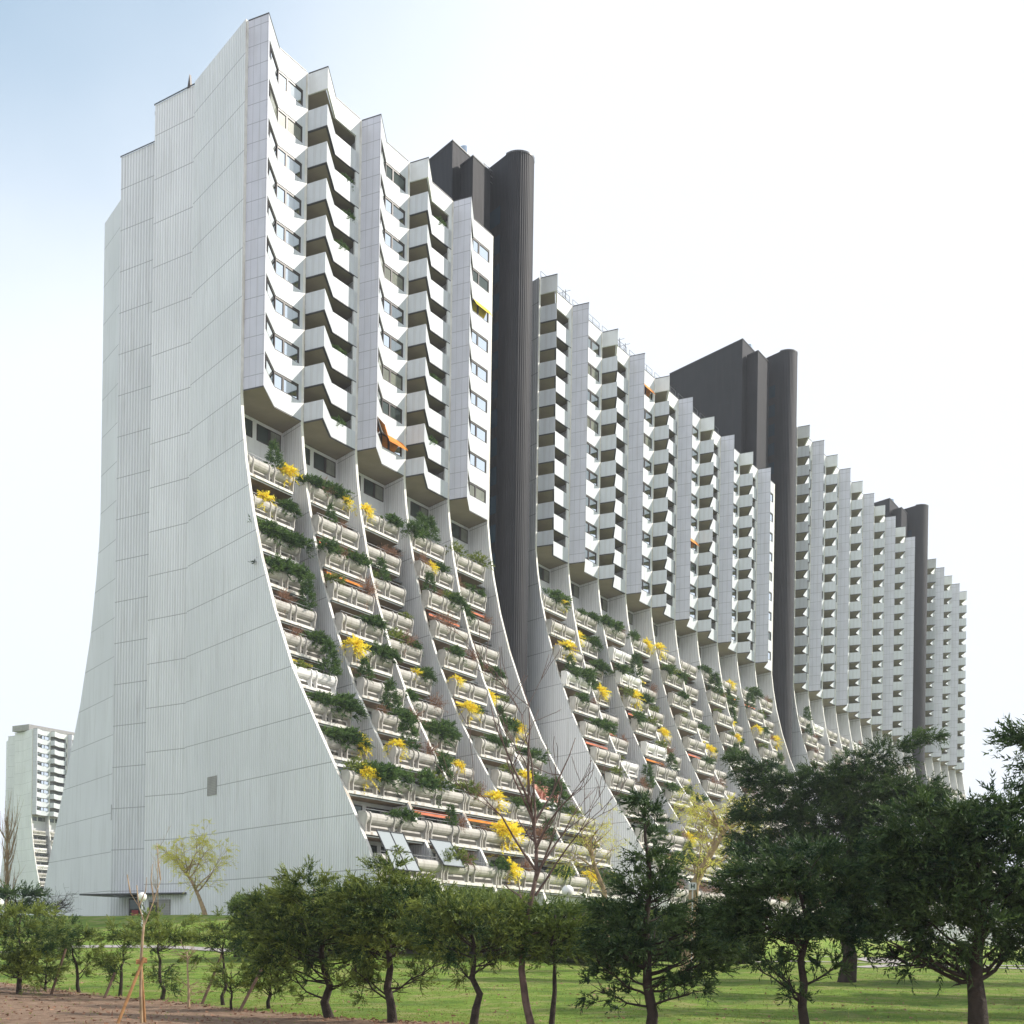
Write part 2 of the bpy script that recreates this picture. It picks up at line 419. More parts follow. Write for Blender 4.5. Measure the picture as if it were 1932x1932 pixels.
def ground_material():
    m, n, l, b = new_mat('lawn and soil')
    co = n.new('ShaderNodeTexCoord')
    def noise(sc, det=6, ro=0.6, vec=None):
        x = n.new('ShaderNodeTexNoise'); x.inputs['Scale'].default_value = sc; x.inputs['Detail'].default_value = det
        x.inputs['Roughness'].default_value = ro
        l.new(vec or co.outputs['Object'], x.inputs['Vector']); return x
    def mix(a, b2, fac):
        x = n.new('ShaderNodeMix'); x.data_type = 'RGBA'
        for k, v in (('A', a), ('B', b2)):
            if isinstance(v, tuple): x.inputs[k].default_value = (*v, 1)
            else: l.new(v, x.inputs[k])
        l.new(fac, x.inputs['Factor']); return x.outputs['Result']
    def rng(src, a, c, t0=0.0, t1=1.0):
        x = n.new('ShaderNodeMapRange'); x.inputs['From Min'].default_value = a; x.inputs['From Max'].default_value = c
        x.inputs['To Min'].default_value = t0; x.inputs['To Max'].default_value = t1
        l.new(src, x.inputs['Value']); return x.outputs[0]
    n1 = noise(0.35); n2 = noise(4.0, 8, 0.7); n3 = noise(0.9, 5)
    g = mix((0.155, 0.26, 0.028), (0.29, 0.41, 0.07), rng(n2.outputs['Fac'], 0.35, 0.65))
    g = mix(g, (0.46, 0.39, 0.17), rng(n3.outputs['Fac'], 0.48, 0.66, 0, 0.75))
    g = mix(g, (0.06, 0.15, 0.02), rng(n1.outputs['Fac'], 0.5, 0.68, 0, 0.7))
    # soil: stored on the sheet
    at = n.new('ShaderNodeAttribute'); at.attribute_name = 'soil'
    n4 = noise(2.5, 8, 0.7); n5 = noise(14, 6, 0.7)
    soil = mix((0.24, 0.145, 0.09), (0.54, 0.38, 0.27), rng(n4.outputs['Fac'], 0.35, 0.68))
    soil = mix(soil, (0.50, 0.37, 0.26), rng(n5.outputs['Fac'], 0.58, 0.72, 0, 0.6))
    ad = math_node(n, 'ADD'); l.new(at.outputs['Fac'], ad.inputs[0])
    nn = rng(n4.outputs['Fac'], 0.3, 0.7, -0.35, 0.35); l.new(nn, ad.inputs[1])
    out = mix(g, soil, rng(ad.outputs[0], 0.42, 0.58))
    l.new(out, b.inputs['Base Color'])
    b.inputs['Roughness'].default_value = 0.9
    b.inputs['Specular IOR Level'].default_value = 0.15
    nb = noise(9, 8, 0.8)
    bp = n.new('ShaderNodeBump'); bp.inputs['Distance'].default_value = 0.2; bp.inputs['Strength'].default_value = 1.0
    l.new(nb.outputs['Fac'], bp.inputs['Height']); l.new(bp.outputs[0], b.inputs['Normal'])
    return m

def soil_amount(X, Y):
    # bare bed in the left foreground; its far edge crosses the picture
    if Y > 70: return 0.0
    u = PPX + F * X / max(Y, 1)
    edge = np.interp(X, [-40, -18, -9.5, -4.2, -0.8, 2, 8], [47, 46, 38, 31.5, 29.3, 27, 22])
    return float(min(1, max(0, 0.5 + (edge - Y) / 1.6)))

def build_ground():
    xs = np.concatenate([np.linspace(-3000, -100, 14), np.linspace(-95, -32, 22), np.linspace(-31, 40, 143), np.linspace(42, 200, 40), np.linspace(230, 3000, 14)])
    ys = np.concatenate([np.linspace(-30, 20, 10), np.linspace(21, 110, 150), np.linspace(112, 330, 60), np.linspace(360, 5000, 16)])
    V = [(x, y, ground_z(x, y)) for y in ys for x in xs]
    nxn = len(xs)
    Fc = [(j * nxn + i, j * nxn + i + 1, (j + 1) * nxn + i + 1, (j + 1) * nxn + i) for j in range(len(ys) - 1) for i in range(nxn - 1)]
    me = bpy.data.meshes.new('ground'); me.from_pydata(V, [], Fc); me.update()
    me.polygons.foreach_set('use_smooth', [True] * len(Fc))
    at = me.attributes.new('soil', 'FLOAT', 'POINT')
    at.data.foreach_set('value', [soil_amount(v[0], v[1]) for v in V])
    me.materials.append(ground_material())
    tag(link('lawn', me), kind='structure')
build_ground()

def ribbon(name, pts, width, mat, lift=0.03):
    """a path laid on the terrain"""
    b = MB(mat)
    P = []
    for i in range(len(pts) - 1):
        a, c = Vector(pts[i]), Vector(pts[i + 1])
        for t in np.linspace(0, 1, 14, endpoint=(i == len(pts) - 2)): P.append(a.lerp(c, t))
    rows = []
    for i, p in enumerate(P):
        d = (P[min(i + 1, len(P) - 1)] - P[max(i - 1, 0)]); d.normalize(); nrm = Vector((-d.y, d.x))
        rows.append([(p + nrm * w) for w in np.linspace(-width / 2, width / 2, 4)])
    for i in range(len(rows) - 1):
        for j in range(3):
            q = [rows[i][j], rows[i + 1][j], rows[i + 1][j + 1], rows[i][j + 1]]
            b.poly([(a.x, a.y, ground_z(a.x, a.y) + lift) for a in q])
    return tag(b.build(name), kind='structure')
M['path'] = surf('pale gravel path', (0.42, 0.38, 0.35), 0.9, 0.1, 1.5, bump=0.02)
def on_ground(u, v, y0=18, y1=160):
    """where the sight line through (u,v) meets the terrain"""
    prev = y0
    for Y in np.arange(y0, y1, 0.5):
        p = px(u, v, Y)
        if p.z <= ground_z(p.x, p.y): return p
    return px(u, v, y1)
def road(uvs): return [tuple(on_ground(u, v).xy) for u, v in uvs]
ribbon('path', [(-60, 60)] + road([(120, 1788), (347, 1789), (430, 1795), (700, 1800), (1000, 1806), (1300, 1811), (1500, 1815), (1650, 1818), (1800, 1822), (1960, 1824)]), 0.7, M['path'])
ribbon('path', road([(1620, 1826), (1700, 1822), (1800, 1825), (1980, 1829)]), 1.6, M['path'], 0.036)
ribbon('path', road([(1690, 1818), (1650, 1811)]) + [(24, 84), (22, 96)], 2.2, M['path'], 0.042)

# ------------------------------------------------------------------ the block's sections
def offset_path(pts, t):
    """shift an open 2d path to its left by t (into the building when it runs left to right)"""
    out = []
    n = len(pts)
    for i in range(n):
        ds = []
        if i > 0: ds.append((Vector(pts[i]) - Vector(pts[i - 1])).normalized())
        if i < n - 1: ds.append((Vector(pts[i + 1]) - Vector(pts[i])).normalized())
        ns = [Vector((-d.y, d.x)) for d in ds]
        if len(ns) == 1: o = ns[0] * t
        else:
            b = (ns[0] + ns[1]); b.normalize(); o = b * (t / max(0.35, b.dot(ns[0])))
        out.append((pts[i][0] + o.x, pts[i][1] + o.y))
    return out
def band(mb, pts, z0, z1, t=0.14, m=0):
    mb.prism(list(pts) + offset_path(pts, t)[::-1], z0, z1, m)

def fin_poly(zt, z0=-1.5, back=8.0):
    pts = [(back, z0)]
    for z in (-1.5, 2, 4.8, 6.1, 8, 10.25, 12.4, 14.5, 16.5, 18.6, 20.8, 23.1, 25.2, 27.2, 29, 30.9, 32.7, 34.5, 36, 37.3, 38.4, 39.5):
        pts.append((yc(z), z))
    pts += [(A, zt), (back, zt)]
    return pts

def fin_mesh(name, zt, back, m_side, thick=0.28, base=0):
    """fin in the slanting plane; side faces ribbed, front edge plain"""
    b = MB(m_side, M['edge'], M['flash'])
    P = fin_poly(zt, back=back)
    n = len(P)
    def at(y, z, ds): return (VX + SH * (y - A) + ds, y, z)
    # side faces as vertical strips so that UVs stay even
    b.poly([at(y, z, -thick) for y, z in P], 0)
    b.poly([at(y, z, 0) for y, z in P[::-1]], 0)
    for i in range(n - 1):
        (y0, z0), (y1, z1) = P[i], P[i + 1]
        m = 1 if 0 < i < n - 2 else 2
        b.poly([at(y0, z0, 0), at(y0, z0, -thick), at(y1, z1, -thick), at(y1, z1, 0)], m)
    return b.mesh(name, OFF)

# window for the projecting bays: wraps the splayed face and the long face
P0, K0, V1 = (0.0, 0.0), (KX, A), (D + VX - 0.28, A)
def lerp2(a, b, t): return (a[0] + (b[0] - a[0]) * t, a[1] + (b[1] - a[1]) * t)
def make_window():
    b = MB(M['frame']); g = MB(M['glass'])
    H = 1.22
    segs = [(lerp2(P0, K0, 0.10), K0), (K0, lerp2(K0, V1, 0.90))]
    inset = 0.10
    for si, (a, c) in enumerate(segs):
        a2, c2 = offset_path([a, c], inset); 
        d = (Vector(c) - Vector(a)); L = d.length; d.normalize(); nn = Vector((-d.y, d.x))
        def pt(t, o): return (a[0] + d.x * t + nn.x * o, a[1] + d.y * t + nn.y * o)
        def bx(t0, t1, o0, o1, z0, z1): b.prism([pt(t0, o0), pt(t1, o0), pt(t1, o1), pt(t0, o1)], z0, z1)
        bx(0, L, 0.03, 0.12, H - 0.17, H); bx(0, L, 0.01, 0.14, 0, 0.07)
        stops = [0, 0.55, L] if si == 0 else [0, 0.98, L]
        for t in stops:
            w = 0.05 if t in (0,) else 0.09
            bx(max(0, t - w), min(L, t + w), 0.035, 0.125, 0.07, H - 0.17)
        for i in range(len(stops) - 1):
            p, q = stops[i] + 0.08, stops[i + 1] - 0.09
            A0, A1 = pt(p, 0.09), pt(q, 0.09)
            g.poly([(A0[0], A0[1], 0.06), (A1[0], A1[1], 0.06), (A1[0], A1[1], H - 0.17), (A0[0], A0[1], H - 0.17)])
    return b.mesh('window'), g.mesh('pane')
WIN, PANE = make_window()
PANE_ALT = PANE.copy(); PANE_ALT.materials[0] = M['curtain']
PANE_ALT2 = PANE.copy(); PANE_ALT2.materials[0] = M['glass_dark']

def make_bay_wall(zt):
    b = MB(M['panel'], M['panel_grid'], M['soffit'], M['flash'], M['dark'])
    nW = int((zt - ZB - 1.4 - 1.22) / ST) + 1
    V0 = (VX, A)
    band(b, [V0, P0, lerp2(P0, K0, 0.10)], ZB, zt, 0.14, 1)
    seg = [lerp2(P0, K0, 0.10), K0, V1]
    zlo = ZB
    for i in range(nW):
        zw = ZB + 1.40 + ST * i
        band(b, seg, zlo, zw, 0.14, 0)
        band(b, [lerp2(K0, V1, 0.90), V1], zw, zw + 1.22, 0.14, 0)
        zlo = zw + 1.22
    band(b, seg, zlo, zt, 0.14, 0)
    # closed floor below, flashing on top, dark lining behind the glass
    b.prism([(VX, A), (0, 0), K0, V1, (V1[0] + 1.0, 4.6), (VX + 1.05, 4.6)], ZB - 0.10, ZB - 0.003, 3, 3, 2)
    full = [V0, P0, K0, V1]
    band(b, offset_path(full, -0.03), zt, zt + 0.07, 0.20, 3)
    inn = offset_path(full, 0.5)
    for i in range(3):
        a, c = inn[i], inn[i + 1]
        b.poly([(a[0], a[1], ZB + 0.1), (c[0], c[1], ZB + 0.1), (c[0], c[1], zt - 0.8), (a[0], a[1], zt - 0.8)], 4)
    b.prism([(VX, A + .1), (0.1, 0.25), (K0[0], K0[1] + .2), (V1[0], A + .2), (V1[0] + 1.5, 6), (VX + 1.5, 6)], zt - 0.75, zt - 0.7, 3)
    return b.mesh('bay_wall', OFF)

def make_balcony(h):
    b = MB(M['panel'], M['soffit'], M['flash'])
    V0 = (VX + 0.02, A)
    band(b, [V0, P0, K0, V1], 0, h, 0.12, 0)
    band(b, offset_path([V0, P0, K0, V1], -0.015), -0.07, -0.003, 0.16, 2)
    b.prism([offset_path([V0, P0, K0, V1], 0.145)[0], offset_path([V0, P0, K0, V1], 0.145)[1], offset_path([V0, P0, K0, V1], 0.145)[2],
             (V1[0], A + 0.145), (V1[0] + 1.0, 4.6), (VX + 1.05, 4.6)], -0.05, 0.10, 1)
    return b.mesh('balcony')
BALC = make_balcony(1.56)
BALC_LOW = make_balcony(1.40)

def make_back_door():
    b = MB(M['frame']); g = MB(M['glass_dark'])
    b.box(0, 3.4, -0.06, 0, 0.15, 2.2); g.box(0.08, 1.6, -0.075, -0.063, 0.23, 2.1); g.box(1.75, 3.3, -0.075, -0.063, 0.23, 2.1)
    return b.mesh('balcony_door'), g.mesh('pane')
BDOOR, BDOORP = make_back_door()

def make_terrace_window():
    b = MB(M['frame']); g = MB(M['glass_dark'], M['curtain'])
    for (x0, x1, mull) in ((0.9, 2.85, None), (3.35, 6.0, 4.7)):
        b.box(x0, x1, -0.02, 0.03, 0, 0.07); b.box(x0, x1, -0.02, 0.03, 1.18, 1.25)
        b.box(x0, x0 + 0.08, -0.02, 0.03, 0.07, 1.18); b.box(x1 - 0.08, x1, -0.02, 0.03, 0.07, 1.18)
        if mull: b.box(mull - 0.14, mull + 0.14, -0.02, 0.03, 0.07, 1.18)
        g.poly([(x0 + .08, 0.0, .07), (x1 - .08, 0.0, .07), (x1 - .08, 0.0, 1.18), (x0 + .08, 0.0, 1.18)], 0)
    g.poly([(4.86, -0.01, .07), (5.9, -0.01, .07), (5.9, -0.01, 1.18), (4.86, -0.01, 1.18)], 1)
    return b.mesh('terrace_window'), g.mesh('pane')
TWIN, TPANE = make_terrace_window()

PL = 4.8
def make_planter(L=PL):
    b = MB(M['concrete'], M['edge'], M['rail'], M['dark'])
    prof = [(0.62, -0.06), (0.20, -0.02), (0.06, -0.06), (-0.03, -0.16), (-0.07, -0.32), (-0.04, -0.50), (0.05, -0.64), (0.18, -0.74), (0.42, -0.78), (0.62, -0.74)]
    rib = [(0.60, 0.03), (0.16, 0.05), (0.00, 0.0), (-0.10, -0.13), (-0.15, -0.32), (-0.11, -0.54), (-0.03, -0.80), (-0.03, -1.24), (0.12, -1.24), (0.25, -0.82), (0.5, -0.78)]
    b.profile([(0.62, -0.76), (0.24, -0.78), (0.12, -1.24), (0.62, -1.24)], 0.05, L - 0.05, 0)
    b.profile(prof, 0.06, L - 0.06, 0)
    q = L / 4.8
    ribs = (0.0, 0.42, 2.12 * q, 2.68 * q, L - 0.09)
    for xr in ribs: b.profile(rib, xr, xr + 0.09, 0)
    for xa, xb in ((0.62, 1.98 * q), (2.28 * q, 2.60 * q), (2.95 * q, L - 0.3)):
        b.profile([(0.30, -0.92), (0.185, -0.92), (0.13, -1.14), (0.30, -1.14)], xa, xb, 3)  # dark blocks paint the shade of open slots; nothing is hollowed out
    b.tube((0, 0.1, 0.16), (L, 0.1, 0.16), 0.025, 0.025, 5, 2)
    for k in range(5): b.tube((L * k / 4, 0.1, -0.05), (L * k / 4, 0.1, 0.16), 0.018, 0.018, 4, 2)
    return b.mesh('planter')
PLANTER = make_planter(); PLANTER_LONG = make_planter(6.35)
def variant(me, mt):
    c = me.copy(); c.materials[0] = mt; return c
PL_PINK, PL_WHITE = variant(PLANTER, M['pink_conc']), variant(PLANTER, M['white_conc'])

def make_slab(L=PL):
    """terrace slab, sheared along the fins; origin at rail top, front edge"""
    b = MB(M['edge'], M['lip'], M['under'], M['concrete'])
    y1 = 3.7
    def para(ya, yb, x0, x1): return [(x0 + SH * ya, ya), (x1 + SH * ya, ya), (x1 + SH * yb, yb), (x0 + SH * yb, yb)]
    b.prism(para(-0.02, 0.42, 0, L), -1.42, -1.245, 0)
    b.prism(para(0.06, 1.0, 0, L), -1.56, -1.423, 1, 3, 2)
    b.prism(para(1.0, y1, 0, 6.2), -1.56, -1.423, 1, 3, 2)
    b.prism(para(0.45, y1, 0, L), -1.42, -1.30, 3)
    return b.mesh('terrace_slab')
SLAB = make_slab(); SLAB_LONG = make_slab(6.35)

def make_awning(mat, w, drop):
    b = MB(mat, M['rail'])
    b.poly([(0.3, 0.55, -1.60), (w, 0.55, -1.60), (w, 0.05, -1.60 - drop), (0.3, 0.05, -1.60 - drop)], 0)
    b.poly([(0.3, 0.05, -1.60 - drop), (w, 0.05, -1.60 - drop), (w, 0.04, -1.80 - drop), (0.3, 0.04, -1.80 - drop)], 0)
    b.tube((0.3, 0.05, -1.6 - drop), (w, 0.05, -1.6 - drop), 0.03, 0.03, 6, 1)
    b.tube((0.3, 0.56, -1.60), (w, 0.56, -1.60), 0.05, 0.05, 6, 1)
    return b.mesh('awning')
AWN = [make_awning(M['orange'], 4.6, 0.10), make_awning(M['red'], 4.8, 0.22), make_awning(M['yellow'], 3.6, 0.12)]

class Limit:
    """past about a hundred of one part the rest becomes one joined part"""
    def __init__(s, root, cap=98): s.n = {}; s.root = root; s.cap = cap; s.over = {}
    def put(s, name, me, loc, sub=None):
        s.n[name] = s.n.get(name, 0) + 1
        if s.n[name] <= s.cap:
            o = link(name, me, s.root, loc)
            if sub: link(sub[0], sub[1], o)
            return o
        s.over.setdefault(name, []).append((me, loc))
        if sub: s.over[name].append((sub[1], loc))
    def flush(s):
        for name, lst in s.over.items():
            mats = []; V = []; Fs = []; Ms = []; UV = []
            for me, loc in lst:
                base = len(V)
                V += [(v.co.x + loc[0], v.co.y + loc[1], v.co.z + loc[2]) for v in me.vertices]
                mp = []
                for m in me.materials:
                    if m not in mats: mats.append(m)
                    mp.append(mats.index(m))
                uvd = me.uv_layers[0].data
                for p in me.polygons:
                    Fs.append([base + i for i in p.vertices]); Ms.append(mp[p.material_index])
                    for li in p.loop_indices: UV += list(uvd[li].uv)
            me = bpy.data.meshes.new(name); me.from_pydata(V, [], Fs); me.update()
            me.polygons.foreach_set('material_index', Ms)
            for m in mats: me.materials.append(m)
            uv = me.uv_layers.new(name='UVMap'); uv.data.foreach_set('uv', UV)
            o = link(name, me, s.root); o['kind'] = 'stuff'

def plan_walls(zt, sV, mirror_back=True, right=False):
    """gable wall behind the front wing: plan points (s,y)"""
    return [(2.82, 9.94), (2.99, 14.7), (6.3, 14.7), (6.3, 22.33), (8.4, 22.33)]

def section(name, label, s0, nb, zt, first_balcony, rows=ROWS, end_wall=True, planters=True, origin=None, rz=None, group=None, awn=0.14, seed=1, lean=1.0, bays_full=True):
    rnd = random.Random(seed)
    root = empty(name, origin if origin else b2w(s0, 0, ZG), RZ if rz is None else rz)
    tag(root, label, 'apartment building', group)
    lim = Limit(root)
    nst = int((zt - ZB - 1.4 - 1.22) / ST) + 1
    z = lambda v: v - ZG
    # gable walls at both ends
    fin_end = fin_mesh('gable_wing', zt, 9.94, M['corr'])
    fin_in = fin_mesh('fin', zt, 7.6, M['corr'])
    for i in range(nb + 1):
        o = link('gable_wing' if i in (0, nb) else 'fin', fin_end if i in (0, nb) else fin_in, root, (i * D, 0, 0))
    for i in (0, nb):
        b = MB(M['corr'], M['flash'])
        pts = plan_walls(zt, 0)
        for a, c in zip(pts[:-1], pts[1:]):
            sg = -1 if i == 0 else 1
            q = [(a[0] + i * D, a[1], -1.5), (c[0] + i * D, c[1], -1.5), (c[0] + i * D, c[1], zt), (a[0] + i * D, a[1], zt)]
            b.poly(q if i else q[::-1], 0)
            if i == 0:
                band(b, [(c[0] - 0.04, c[1]), (a[0] - 0.04, a[1])], zt, zt + 0.05, -0.07, 1)
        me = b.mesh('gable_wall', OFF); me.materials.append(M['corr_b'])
        if i == 0: me.polygons[[j for j, p in enumerate(me.polygons) if p.material_index == 0][2]].material_index = 2
        link('gable_wall', me, root)
        # rear wing with the mirrored flare
        b = MB(M['corr'], M['edge'], M['flash'])
        P = [(22.33, -1.5), (22.33, zt), (31.5, zt)] + [(yl(v), v) for v in (39.5, 37, 34, 31, 28.9, 26, 22.9, 19.5, 16.7, 13.5, 10.2, 7.5, 5, 2, -1.5)]
        at = lambda y, v, ds: (8.4 + 0.44 * (y - 22.33) + ds + i * D, y, v)
        b.poly([at(y, v, 0) for y, v in P], 0); b.poly([at(y, v, 0.28) for y, v in P[::-1]], 0)
        for k in range(len(P)):
            (y0, v0), (y1, v1) = P[k], P[(k + 1) % len(P)]
            b.poly([at(y0, v0, 0), at(y0, v0, 0.28), at(y1, v1, 0.28), at(y1, v1, 0)][::-1], 2 if k == 1 else 1)
        b.build('gable_wing', root, OFF)
    # rear facade and roof
    b = MB(M['panel'], M['roof'])
    zz = [-1.5, 2, 5, 10.2, 16.7, 22.9, 28.9, 35.8, 39.5, zt]
    for a, c in zip(zz[:-1], zz[1:]):
        ya, ycc = yl(a), yl(c)
        b.poly([(nb * D + 8.4 + .44 * (ya - 22.33), ya - .3, a), (8.4 + .44 * (ya - 22.33), ya - .3, a), (8.4 + .44 * (ycc - 22.33), ycc - .3, c), (nb * D + 8.4 + .44 * (ycc - 22.33), ycc - .3, c)], 0)
    b.build('rear_facade', root, OFF)
    b = MB(M['roof'])
    b.prism([(1, 5.2), (nb * D + 1, 5.2), (nb * D + 2.8, 9.9), (nb * D + 3, 14.7), (nb * D + 6.2, 14.8), (nb * D + 6.3, 22.3), (nb * D + 8.4, 22.4), (nb * D + 12.3, 31.2), (12.6, 31.2),
             (8.5, 22.4), (6.4, 22.3), (6.35, 14.8), (3.05, 14.8), (2.9, 9.9)], zt - 0.7, zt - 0.4)
    b.build('roof', root, OFF)
    bw = make_bay_wall(zt)
    for i in range(nb):
        balcony = (i % 2 == 0) == first_balcony
        # back wall behind balconies / ceiling of the projecting part
        if balcony:
            b = MB(M['plain'], M['flash'], M['soffit'])
            b.poly([(0.8, 4.5, ZB - 0.1), (7.1, 4.5, ZB - 0.1), (7.1, 4.5, zt), (0.8, 4.5, zt)], 0)
            V0 = (VX + 0.02, A)
            ztop = ZB + 1.40 + ST * (nst - 1) + 1.22
            band(b, [V0, P0, K0, V1], ztop, zt, 0.14, 0)
            band(b, offset_path([V0, P0, K0, V1], -0.03), zt, zt + 0.07, 0.20, 1)
            b.prism([(VX + .1, A + .1), (0.1, 0.3), (K0[0], K0[1] + .2), (V1[0], A + .2), (V1[0] + 1.0, 4.45), (VX + 1.05, 4.45)], ztop, ztop + 0.1, 2)
            band(b, [(V1[0] - 0.42, A), V1], ZB + 1.4, ztop - 0.003, 0.137, 0)
            o = b.build('bay_wall', root, OFF, (i * D, 0, 0))
            for k in range(nst):
                zk = ZB if k == 0 else ZB + ST * k - 0.16
                lim.put('balcony', BALC_LOW if k == 0 else BALC, (i * D, 0, z(zk)))
                lim.put('balcony_door', BDOOR, (i * D + 1.8, 4.48, z(ZB + ST * k)), ('pane', BDOORP))
        else:
            link('bay_wall', bw, root, (i * D, 0, 0))
            for k in range(nst):
                pm = PANE if rnd.random() < 0.82 else (PANE_ALT if rnd.random() < .6 else PANE_ALT2)
                lim.put('window', WIN, (i * D, 0, z(ZB + 1.40 + ST * k)), ('pane', pm))
        # stepped terraces
        for k in range(rows):
            yf = row_y(k, balcony); zr = rail_z(k)
            sl = i * D + VX + SH * (yf - A) + 0.0
            yb = yf + 3.55
            ztopw = (ZB - 0.1) if k == 0 else rail_z(k - 1) - 1.56
            sb = i * D + VX + SH * (yb - A)
            b = MB(M['plain'])
            b.poly([(0, 0, zr - 1.3), (6.3, 0, zr - 1.3), (6.3, 0, ztopw), (0, 0, ztopw)])
            key = ('tw', k == 0)
            if key not in TW_CACHE: TW_CACHE[key] = MBshift(b, zr).mesh('terrace_wall')
            lim.put('terrace_wall', TW_CACHE[key], (sb, yb, z(zr)))
            lim.put('terrace_window', TWIN, (sb - 0.05, yb - 0.035, z(ztopw - 1.52)), ('pane', TPANE))
            lim.put('terrace_slab', SLAB_LONG if k >= 9 else SLAB, (sl, yf, z(zr)))
            pm_ = PLANTER_LONG if k >= 9 else PLANTER
            if k < 9 and rnd.random() < 0.07: pm_ = PL_WHITE
            if s0 == 0 and nb == 5 and (i, k) == (4, 8): pm_ = PL_PINK
            lim.put('planter', pm_, (sl + 0.05, yf, z(zr)))
            if rnd.random() < awn:
                lim.put('awning', rnd.choice(AWN), (sl, yf, z(zr)))
    # blank plinth under the lowest terrace
    b = MB(M['plain'])
    yf = row_y(rows - 1)
    b.box(SH * (yf - A) - 0.1, nb * D + SH * (yf - A) - 0.3, yf + 0.5, yf + 0.9, -1.5, rail_z(rows - 1) - 1.57)
    b.build('plinth', root, OFF)
    lim.flush()
    return root
TW_CACHE = {}
def MBshift(b, zr):
    b.v = [(x, y, z - zr) for x, y, z in b.v]; return b

S1 = section('apartment_building', 'nearest white terraced apartment block with the huge blank ribbed gable wall', 0, 5, ZT, False, seed=3, group=None)
S2 = section('apartment_building', 'second white terraced apartment block between the two nearest dark stair towers', 41.2, 10, ZT, True, seed=5)
S3 = section('apartment_building', 'third, taller white apartment block rising right behind the second dark tower', 115.2, 10, ZT2, True, rows=11, seed=8, awn=0.05)
S4 = section('apartment_building', 'farthest white apartment block right of the last dark tower', 189.3, 5, ZT2, True, rows=9, seed=9, awn=0.0)

# extras on the nearest gable
def gable_extras():
    # grey vent panels
    b = MB(M['vent']); sx = 2.95
    def wing(y, ds=-0.28): return VX + SH * (y - A) + ds
    y0, y1 = 4.55, 6.05
    b.poly([(wing(y1) - 0.03, y1, 11.15), (wing(y1) - 0.03, y1, 12.55), (wing(y0) - 0.03, y0, 12.55), (wing(y0) - 0.03, y0, 11.15)][::1])
    b.build('vent_panel', S1, OFF)
    b = MB(M['vent']); b.poly([(10.6 - .03, 27.35, 11.1), (10.6 - .03, 27.35, 12.5), (10.17 - .03, 26.4, 12.5), (10.17 - .03, 26.4, 11.1)])
    b.build('vent_panel', S1, OFF)
    # entrance: canopy, recess, door, posters
    b = MB(M['flash'], M['soffit'])
    b.box(2.2, 6.2, 9.3, 21.3, 3.98, 4.10, 0)
    b.build('canopy', S1, OFF)
    b = MB(M['frame'], M['glass_dark'])
    b.box(5.95, 6.27, 16.9, 19.7, 1.7, 3.9, 0); b.box(5.92, 5.947, 17.05, 18.2, 1.9, 3.6, 1); b.box(5.92, 5.947, 18.4, 19.55, 3.0, 3.75, 1)
    b.build('entrance_door', S1, OFF)
    b = MB(M['vent'], M['frame']); b.box(2.78, 2.93, 11.6, 13.9, 1.7, 3.6, 0); b.box(2.75, 2.777, 12.9, 13.8, 2.0, 3.4, 1); b.build('door_panel', S1, OFF)
    b = MB(M['poster_red']); b.box(5.90, 5.917, 18.5, 19.3, 1.95, 2.9); b.build('poster', S1, OFF)
    b = MB(M['poster_white']); b.box(5.90, 5.917, 17.2, 18.0, 2.0, 2.7); b.build('poster', S1, OFF)
    # roof rail and roof access hatch on the far part of the roof
    b = MB(M['rail'])
    for k in range(5):
        y = 3.4 + k * 1.5; s = VX + SH * (y - A) + 0.35
        b.tube((s, y, ZT - .2), (s, y, ZT + 0.75), 0.03, 0.03, 5)
    b.tube((VX + SH * (3.4 - A) + .35, 3.4, ZT + 0.72), (VX + SH * (9.4 - A) + .35, 9.4, ZT + 0.72), 0.03, 0.03, 5)
    b.tube((VX + SH * (3.4 - A) + .35, 3.4, ZT + 0.4), (VX + SH * (9.4 - A) + .35, 9.4, ZT + 0.4), 0.02, 0.02, 5)
    b.build('roof_railing', S1, OFF)
    b = MB(M['frame']); b.poly([(3.3, 11.1, ZT), (3.3, 11.6, ZT), (3.3, 11.3, ZT + 1.5)]); b.poly([(3.5, 11.1, ZT), (3.5, 11.3, ZT + 1.5), (3.5, 11.6, ZT)]);
    b.poly([(3.3, 11.1, ZT), (3.3, 11.3, ZT + 1.5), (3.5, 11.3, ZT + 1.5), (3.5, 11.1, ZT)])
    b.build('roof_hatch', S1, OFF)
gable_extras()

def roof_rails(root, bays, zt):
    for i in bays:
        b = MB(M['rail'])
        x0, x1 = i * D + 0.3, i * D + D - 0.4
        for k in range(5):
            x = x0 + (x1 - x0) * k / 4; b.tube((x, A + 0.3, zt), (x, A + 0.3, zt + 1.0), 0.025, 0.025, 4)
        b.tube((x0, A + 0.3, zt + 1.0), (x1, A + 0.3, zt + 1.0), 0.025, 0.025, 4)
        b.tube((x0, A + 0.3, zt + 0.55), (x1, A + 0.3, zt + 0.55), 0.02, 0.02, 4)
        b.build('roof_railing', root, OFF)
roof_rails(S2, (0, 1, 2, 3, 4, 5, 6), ZT)
def antenna(root, s, y, zt, n=3):
    b = MB(M['frame'])
    b.tube((s, y, zt - 0.5), (s, y, zt + 1.9), 0.03, 0.03, 5)
    for k in range(n):
        b.tube((s - 0.5, y, zt + 1.0 + 0.3 * k), (s + 0.5, y + 0.2, zt + 1.0 + 0.3 * k), 0.02, 0.02, 4)
    b.tube((s, y - 0.6, zt + 1.7), (s, y + 0.8, zt + 1.7), 0.02, 0.02, 4)
    b.build('antenna', root, OFF)
for s in (6.2, 18.4, 19.8, 32.0, 32.8): antenna(S2, s, 2.6, ZT)
for s in (6, 12.5, 19, 31.5): antenna(S3, s, 2.6, ZT2)
antenna(S4, 12.8, 2.6, ZT2)

